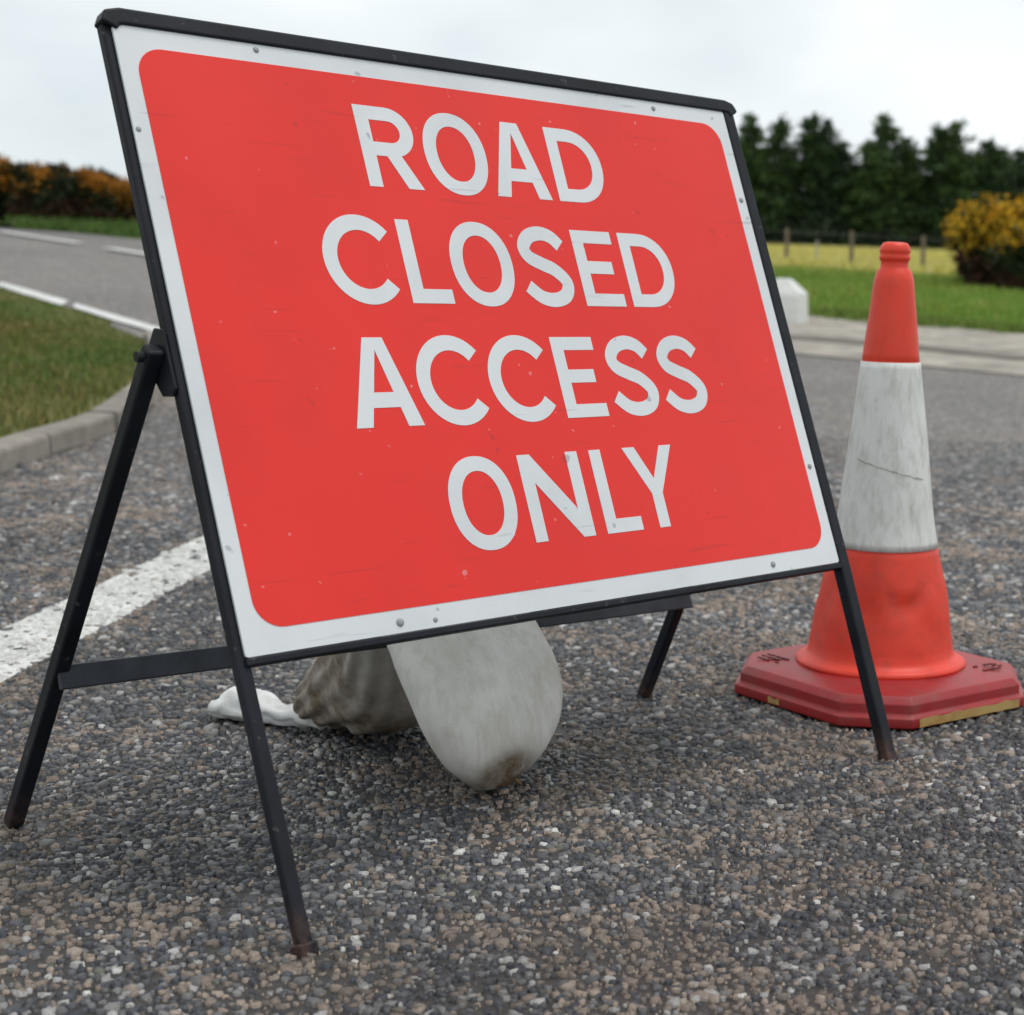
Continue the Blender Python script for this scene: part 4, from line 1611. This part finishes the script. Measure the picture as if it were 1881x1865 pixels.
def plant(x_, y_, hf, wf, yw, vi, lab, group):
    t = empty('conifer_tree', (x_, y_, zz(x_, y_) - 0.1))
    t.rotation_euler = (0, 0, yw)
    t.scale = (wf, wf, hf)
    tag(t, lab, 'tree', group)
    for nm, me in (('crown', VARI[vi][0]), ('trunk', VARI[vi][1])):
        c = bpy.data.objects.new(nm, me)
        COL.objects.link(c)
        c.parent = t


for i, row_ in enumerate(TREES):
    plant(*row_, 'dark conifer in the front row, ' + (place[i] if i < len(place) else 'past the right edge'), 'conifers in the shelter belt behind the field')
for i in range(10):
    x_ = -12 + 3.05 * i + random.uniform(-.4, .4)
    plant(x_, 90.5 - 0.22 * (x_ + 12), random.uniform(0.80, 0.90), 1.45, random.uniform(0, 6.2), i % 5, 'dark conifer filling the back row of the shelter belt', 'conifers in the back row')


# low scrub under the trees, so the belt closes at its foot
def scrub():
    n = 26000
    x_ = RNG.uniform(-14, 18, n)
    y_ = np.interp(x_, [-14, 4, 18], [86.2, 82.6, 78.6]) + RNG.uniform(-.6, 4.2, n)
    hgt = 0.5 + 1.5 * fbm(x_, y_, 0.4, 500)
    z_ = zf(x_, y_) + RNG.random(n) * hgt
    P = np.stack([x_, y_, z_], 1)
    Nn = RNG.normal(size=(n, 3)) + np.array([0, 0, .8])
    cols = pick(n, [(0.018, 0.030, 0.014), (0.03, 0.045, 0.018), (0.04, 0.04, 0.02)], [4, 2, 1])
    V, C3 = tri_cloud(P, Nn, RNG.uniform(.15, .32, n), cols)
    o = tri_object('undergrowth', V, C3, MAT['foliage'])
    tag(o, 'dark undergrowth at the foot of the conifers', 'undergrowth', kind='stuff')


scrub()


# ------------------------------------------------------------------ gorse
def gorse(loc, rx, ry, h, seed, flower, brown, label, group, dens=1.0, leaf=None, fcol=None):
    rg = np.random.default_rng(seed)
    x0, y0 = loc
    g = zz(x0, y0)
    root = empty('gorse_bush', (x0, y0, g))
    tag(root, label, 'bush', group)
    # lobes
    nl = 20
    lob = []
    for k in range(nl):
        a = rg.uniform(0, 2 * np.pi)
        q = math.sqrt(rg.random()) * 0.78
        cz = h * rg.uniform(0.22, 0.72) * (1 - 0.35 * q)
        lob.append((x0 + rx * q * math.cos(a), y0 + ry * q * math.sin(a), g + cz, rg.uniform(.26, .42) * min(rx, h) * 0.9))
    Ps, Ns, Cs, Sz, Fl = [], [], [], [], []
    for (lx, ly, lz, lr) in lob:
        m = int(1500 * dens)
        d = rg.normal(size=(m, 3))
        d /= np.linalg.norm(d, axis=1, keepdims=True)
        r = lr * (0.45 + 0.62 * rg.random(m) ** 0.5) * (1 + 0.18 * np.sin(d[:, 0] * 7 + lx * 3) * np.cos(d[:, 2] * 6 + d[:, 1] * 5))
        P = np.array([lx, ly, lz]) + d * r[:, None]
        ok = P[:, 2] > g - 0.02
        P, d, r = P[ok], d[ok], r[ok]
        Nn = d + rg.normal(size=d.shape) * 0.45 + np.array([0, 0, .3])
        rel = np.clip((P[:, 2] - g) / h, 0, 1)
        leafc = np.array(leaf or (0.035, 0.052, 0.018))
        col = leafc * rg.uniform(.55, 1.5, (len(P), 1))
        # woody brown old growth low down and on one flank
        side = (P[:, 0] - x0) / rx
        bz = (rel < brown + 0.18 * np.sin(side * 3 + seed)) & (rg.random(len(P)) < 0.8)
        col[bz] = np.array([0.085, 0.042, 0.026]) * rg.uniform(.5, 1.5, (bz.sum(), 1))
        Ps.append(P); Ns.append(Nn); Cs.append(col); Sz.append(rg.uniform(.05, .13, len(P)) * (h / 1.4))
    P = np.concatenate(Ps); Nn = np.concatenate(Ns); col = np.concatenate(Cs); sz = np.concatenate(Sz)
    V, C3 = tri_cloud(P, Nn, sz, col)
    tri_object('foliage', V - 0, C3, MAT['foliage'], root)
    # flowers, in drifts on the outer upper shell
    rel = (P[:, 2] - g) / h
    dr = fbm((P[:, 0] + P[:, 2] * .7) * 1.0 + 40, P[:, 2] * 1.0 + P[:, 1] * .4 + 40, 1.35 / h * 1.4, 700 + seed)
    prob = np.clip((dr - flower) * 7, 0, 1) * np.clip((rel - 0.30) * 4, 0, 1)
    k = rg.random(len(P)) < prob
    k = np.repeat(np.nonzero(k)[0], 3)
    Pf = P[k] + rg.normal(0, .045, (len(k), 3)) + Nn[k] / np.linalg.norm(Nn[k], axis=1, keepdims=True) * sz[k][:, None] * 0.7
    fc = np.array(fcol or [(0.80, 0.46, 0.012), (0.78, 0.38, 0.01), (0.80, 0.54, 0.04)])
    fcl = fc[rg.integers(0, len(fc), len(Pf))] * rg.uniform(.7, 1.1, (len(Pf), 1))
    V, C3 = tri_cloud(Pf, rg.normal(size=Pf.shape) + np.array([0, -.3, .4]), rg.uniform(.05, .105, len(Pf)) * min(1.0, h / 1.4), fcl)
    fo = tri_object('flowers', V, C3, MAT['foliage'], root)
    fo['kind'] = 'stuff'
    bm = bmesh.new()
    for q in range(12):
        a = rg.uniform(0, 6.28)
        rr = rg.random() * 0.6
        tube(bm, (x0 + rx * rr * .3 * math.cos(a), y0 + ry * rr * .3 * math.sin(a), g - .05), (x0 + rx * rr * math.cos(a), y0 + ry * rr * math.sin(a), g + h * .5), 0.03, 0.012, 6, False)
    bmobj('stem', bm, MAT['bark'], root)
    return root


gorse((5.2, 35.6), 2.0, 1.2, 2.2, 5, 0.12, 0.24, 'yellow flowering gorse bush with brown woody base at the right edge', 'gorse bushes')
OR = [(0.50, 0.20, 0.012), (0.42, 0.155, 0.012), (0.36, 0.17, 0.02)]
LGROUP = 'gorse bushes on the bank beyond the main road'
DK = (0.030, 0.040, 0.016)
gorse((-16.8, 32.7), 1.2, 1.0, 1.20, 11, 0.24, 0.12, 'orange flowering gorse on the bank cut off by the left edge', LGROUP, leaf=DK, fcol=OR)
gorse((-15.55, 33.0), 1.05, 1.0, 1.36, 12, 0.24, 0.12, 'orange-flecked gorse on the left bank, the tallest of the row', LGROUP, leaf=DK, fcol=OR)
gorse((-14.45, 33.2), 1.05, 1.0, 1.30, 13, 0.66, 0.15, 'dark gorse almost without flowers in the middle of the left bank', LGROUP, leaf=DK, fcol=OR)
gorse((-13.55, 33.4), 0.95, 0.9, 0.85, 14, 0.53, 0.18, 'gorse with orange crest nearest the sign on the left bank', LGROUP, leaf=DK, fcol=OR)
gorse((-12.7, 33.6), 0.8, 0.8, 0.55, 15, 0.58, 0.20, 'low dark gorse at the end of the left bank, touching the sign frame', LGROUP, leaf=DK, fcol=OR)

# ------------------------------------------------------------------ render settings
SC.render.engine = 'CYCLES'
SC.cycles.use_denoising = True
SC.render.film_transparent = False
